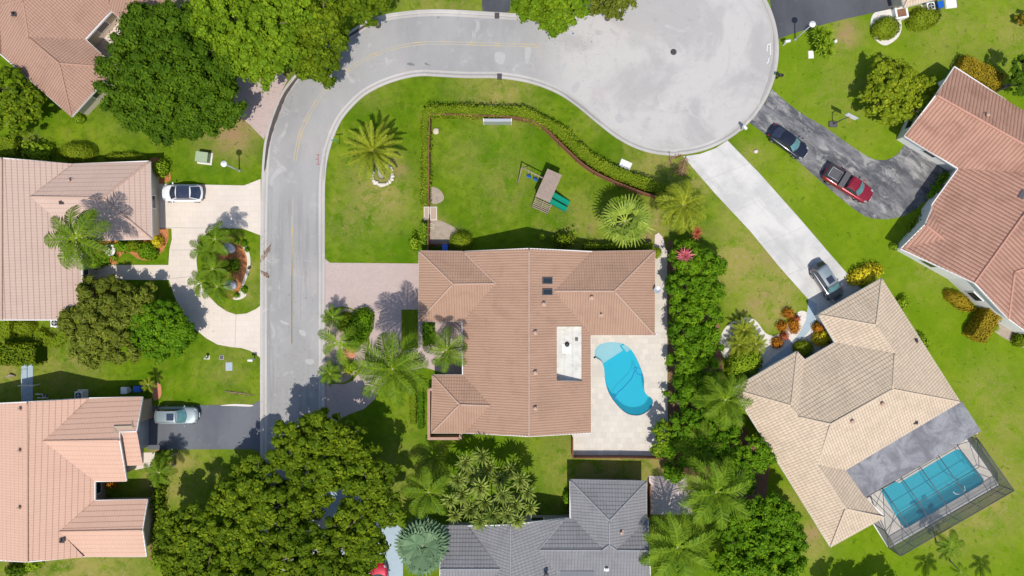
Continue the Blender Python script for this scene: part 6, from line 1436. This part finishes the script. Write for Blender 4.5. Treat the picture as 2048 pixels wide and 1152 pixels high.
# playset
p = W(1097, 372, 2.2); root = thing('playset', 'weathered wooden playset with twin green slides and swings on the back lawn', 'playset', (p.x, p.y, 0), R(-24)); a = 0
m = MB()
for x in (-.75, .75):
    for y in (-1.3, 1.3): m.box((x, y, 1.2), (.12, .12, 2.4))
m.box((0, 0, 1.2), (1.6, 2.7, .08)); m.build('tower_frame', M['wood'], root)
m = MB()
for i in range(17): m.box((0, -1.52 + i * .19, 2.42 + .02 * (i % 2)), (1.68, .175, .05))
m.build('plank_roof', M['wood'], root)
for k in (0, 1):
    m = MB(); y = -.55 - k * .72; rows = []
    for i in range(9):
        t = i / 8; x = .75 + 2.1 * t; z = 1.25 * (1 - t) ** 1.15 + .12; rows.append([(x, y - .30, z + .18), (x, y - .26, z + .02), (x, y, z - .02), (x, y + .26, z + .02), (x, y + .30, z + .18)])
    for r0, r1 in zip(rows, rows[1:]):
        for j in range(4): m.quad(r0[j], r1[j], r1[j + 1], r0[j + 1])
    m.build('slide', M['slide_green'], root)
m = MB()
for i in range(6): m.box((.15 + .0 * i, -1.62 - i * .17, 1.05 - i * .17), (1.9, .09, .06))
for x in (-.75, 0.2, 1.1): m.tube([(x, -1.5, 1.2), (x, -2.65, .05)], .05, 5)
m.build('ladder', M['wood'], root)
m = MB(); m.tube([(-.75, .55, 2.05), (-3.4, .65, 2.15)], .07, 6); m.tube([(-3.4, .65, 2.15), (-3.55, 1.1 - .2, 0)], .06, 6); m.tube([(-3.4, .65, 2.15), (-3.2, -1.0, 0)], .06, 6); m.tube([(-3.4, .65, 2.15), (-2.9, 1.5, 0)], .05, 6)
m.build('swing_beam', M['wood'], root)
for x in (-2.4, -1.6):
    m = MB(); m.tube([(x - .2, .6, 2.1), (x - .2, .35, .5)], .012, 4); m.tube([(x + .2, .6, 2.1), (x + .2, .35, .5)], .012, 4); m.build('swing_rope', M['white'], root)
    m = MB(); m.box((x, .35, .48), (.5, .26, .05)); m.box((x, .30, .62), (.42, .06, .2)); m.build('swing_seat', M['blue_plastic'], root)
# condensers and bins
def ac(label, px, py, rz=0):
    p = W(px, py, .8); root = thing('air_conditioner', label, 'air conditioner', (p.x, p.y, 0), R(rz)); m = MB(); m.box((0, 0, .42), (.86, .86, .82)); m.build('case', M['white'], root, bevel=.03)
    m = MB(); m.lathe((0, 0, .835), [(.34, 0), (.34, .02), (.30, .022), (.02, .022)], 18); m.build('fan_well', M['black'], root); m = MB()
    for i in range(4): m.box((math.cos(i * 1.57) * .15, math.sin(i * 1.57) * .15, .872), (.28, .10, .012), i * 1.57)
    m.lathe((0, 0, .865), [(.07, 0), (.07, .03), (.01, .032)], 10); m.build('fan_blades', M['grey_metal'], root); m = MB(); m.box((0, 0, .02), (1.15, 1.1, .06)); m.build('pad', M['gravel'], root)
ac('air conditioner below the rose roof at the left', 109, 646); ac('air conditioner above the peach roof', 157, 791); ac('air conditioner beside the blue bin at the top right', 1862, 12, 10)
def bin_(label, px, py, mat, rz=0, lid=None):
    p = W(px, py, .9); root = thing('wheelie_bin', label, 'bin', (p.x, p.y, 0), R(rz)); m = MB(); m.box((0, 0, .52), (.52, .58, .98), 0, None, 1.12); m.build('bin_body', M[mat], root, bevel=.02)
    m = MB(); m.box((0, .02, 1.05), (.64, .72, .07)); m.tube([(-.25, .38, 1.02), (.25, .38, 1.02)], .025, 6); m.build('lid', M[lid or mat], root, bevel=.02)
    for s_ in (-1, 1):
        m = MB(); m.tube([(s_ * .26, .26, .12), (s_ * .32, .26, .12)], .12, 10); m.build('wheel', M['tyre'], root)
bin_('blue wheelie bin beside the clay bed above the peach roof', 275, 778, 'blue_plastic', 90)
bin_('white bin standing above the peach roof in the shade', 249, 781, 'white', 0)
bin_('blue wheelie bin beside the air conditioner at the top right edge', 1880, 10, 'blue_plastic', 10)
bin_('blue bin half under the upper left eave of the brown roof', 890, 496, 'blue_plastic', 0)
simple('concrete_slab', 'white slab beside the blue bin at the top right', 'slab', 1902, 7, .1, [('slab_body', 'white', lambda m: m.box((0, 0, .08), (1.15, .9, .14), .12)), ('slab_footing', 'gravel', lambda m: m.box((0, 0, .03), (1.25, 1.0, .05), .12))])
simple('planter_box', 'white square planter at the end of the black asphalt driveway', 'planter', 1805, 24, .8, [('planter_wall', 'white', lambda m: [m.box((x, y, .35), (wx, wy, .7), .18) for x, y, wx, wy in ((0, .55, 1.4, .2), (0, -.55, 1.4, .2))] + [m.box((-.6, 0, .34), (.2, 1.0, .68), .18), m.box((.6, 0, .34), (.2, 1.0, .68), .18)]), ('soil', 'brown_mulch', lambda m: m.box((0, 0, .27), (1.2, 1.0, .5), .18))])
simple('flower_pot', 'terracotta pot with a white rim in the bed by the island palms', 'flower pot', 498, 536, .2, [('pot', 'iron', lambda m: m.lathe((0, 0, 0), [(.10, 0), (.15, .25), (.17, .26), (.13, .22), (.02, .2)], 12)), ('pot_soil', 'brown_mulch', lambda m: m.lathe((0, 0, .19), [(.125, 0), (.02, .01)], 10))])
simple('white_gate', 'white metal gate across the blue grey side walk at the left edge', 'gate', 54, 771, 1.0, [('gate_frame', 'white', lambda m: [m.tube([(-.6, 0, .05), (-.6, 0, 1.2), (.6, 0, 1.2), (.6, 0, .05)], .04, 6), m.tube([(-.6, 0, .6), (.6, 0, .6)], .03, 5)]), ('gate_post', 'white', lambda m: [m.box((x, 0, .65), (.1, .1, 1.3)) for x in (-.72, .72)])])
simple('handrail', 'white handrail running along the blue grey side walk', 'handrail', 43, 765, .9, [('rail', 'white', lambda m: m.tube([(0, -1.5, .9), (0, 1.5, .9)], .04, 6)), ('rail_post', 'white', lambda m: [m.tube([(0, y, 0), (0, y, .9)], .03, 5) for y in (-1.4, 0, 1.4)])])
simple('pipe_rack', 'white pool equipment pipes in the shade above the peach roof', 'pipes', 80, 792, .5, [('pipe', 'white', lambda m: [m.tube([(-.5, .2, 0), (-.5, .2, .5), (.3, .2, .5), (.3, -.2, .5), (.9, -.2, .5)], .05, 6), m.tube([(-.2, -.2, 0), (-.2, -.2, .6), (.5, -.2, .62), (.5, .1, .2)], .045, 6)]), ('pump', 'dark_metal', lambda m: m.tube([(-.1, 0, .2), (.5, 0, .2)], .16, 10))])
simple('bench', 'small garden bench on the concrete patio beside the grey roof', 'bench', 1383, 983, .5, [('bench_seat', 'wood', lambda m: m.box((0, 0, .42), (1.1, .35, .06), -.1)), ('leg', 'white', lambda m: [m.box((x, 0, .2), (.08, .3, .4), -.1) for x in (-.45, .45)])])
simple('ornament_stone', 'bent tan log lying on the left lawn beside the side walk', 'log', 22, 752, .15, [('log_body', 'wood', lambda m: m.tube([(-.5, -.1, .1), (-.1, .12, .2), (.45, .0, .1)], [.13, .15, .08], 8))])
board_fence('brown fence panel between the concrete patio and the grey roof', [(1296,1029),(1296,965)], 1.2)
lowwall([(1115,1035),(1139,1035)], 1.2, .18, M['grey_wall'], 'garden_wall', 'short pink grey wall stub left of the grey roof wing', 'wall')
# fallen fronds
def fallen(label, px, py, L, ang, mat='dead_frond', w=.3, n=16):
    p = W(px, py); root = thing('fallen_frond', label, 'fallen frond', (p.x, p.y, .02), R(ang), 'fallen palm fronds'); V, T = [], []
    for i in range(n):
        t = i / n; x = (t - .5) * L; sp_ = w * math.sin(math.pi * (.15 + .85 * t)) 
        for s_ in (-1, 1):
            e = Vector((x + sp_ * .9, s_ * sp_ * random.uniform(.5, 1.1), random.uniform(.02, .2))); V += [(x, -.02 * s_, .06), (e.x - .04, e.y, e.z), (e.x + .04, e.y, e.z), (x + .10, .02 * s_, .06)]; T.append(random.uniform(0, 1))
    np_mesh('dry_leaflets', V, 4, M[mat], root, T); m = MB(); m.tube([(-L * .55, 0, .05), (0, .05, .09), (L * .5, 0, .05)], [.05, .035, .012], 5); m.build('midrib', M['wood'], root)
fallen('brown fallen frond lying across the left kerb beside the island', 532, 507, 2.3, 60)
fallen('orange broken frond on the left kerb just below the brown one', 530, 548, 1.2, -40, w=.22)
fallen('large brown dry frond on the grass at the top of the concrete driveway', 1366, 333, 2.2, 255, w=.8, n=22)
fallen('thin dry frond stalks hanging at the kerb beside the large brown one', 1340, 318, 1.5, 280, w=.14)
fallen('reddish dry frond lying on the kerb at the top of the concrete driveway', 1352, 313, 1.2, 20, w=.25)
fallen('long thin dry frond on the lawn above the grey asphalt driveway', 482, 787, 3.2, -8, w=.2)

# scattered dry leaves under the trees
LV = []
for x0, y0, sx, sy, n in ((620,790,70,60,160),(560,200,60,40,120),(700,120,60,30,80),(1150,90,60,25,70),(400,640,40,30,60),(530,520,12,60,60),(1360,330,30,12,70),(700,850,50,30,90),(1850,370,40,40,70),(1650,620,30,20,50),(590,600,50,200,90)):
    for _ in range(n):
        px, py = random.gauss(x0, sx * .6), random.gauss(y0, sy * .6); p = W(px, py, .0); p.z = .12 + random.uniform(0, .02); a_ = random.uniform(0, 6.28); L_ = random.uniform(.03, .06)
        u_, v_ = Vector((math.cos(a_), math.sin(a_), 0)) * L_, Vector((-math.sin(a_), math.cos(a_), 0)) * L_ * .5; LV += [p - u_, p - v_, p + u_, p + v_ + Vector((0, 0, .02))]
tag(np_mesh('leaf_litter', [tuple(v) for v in LV], 4, M['dead_frond'], None, RNG.uniform(0, 1, len(LV) // 4)), 'small dry leaves scattered over the street kerbs and driveways', 'leaf litter', None, 'stuff')
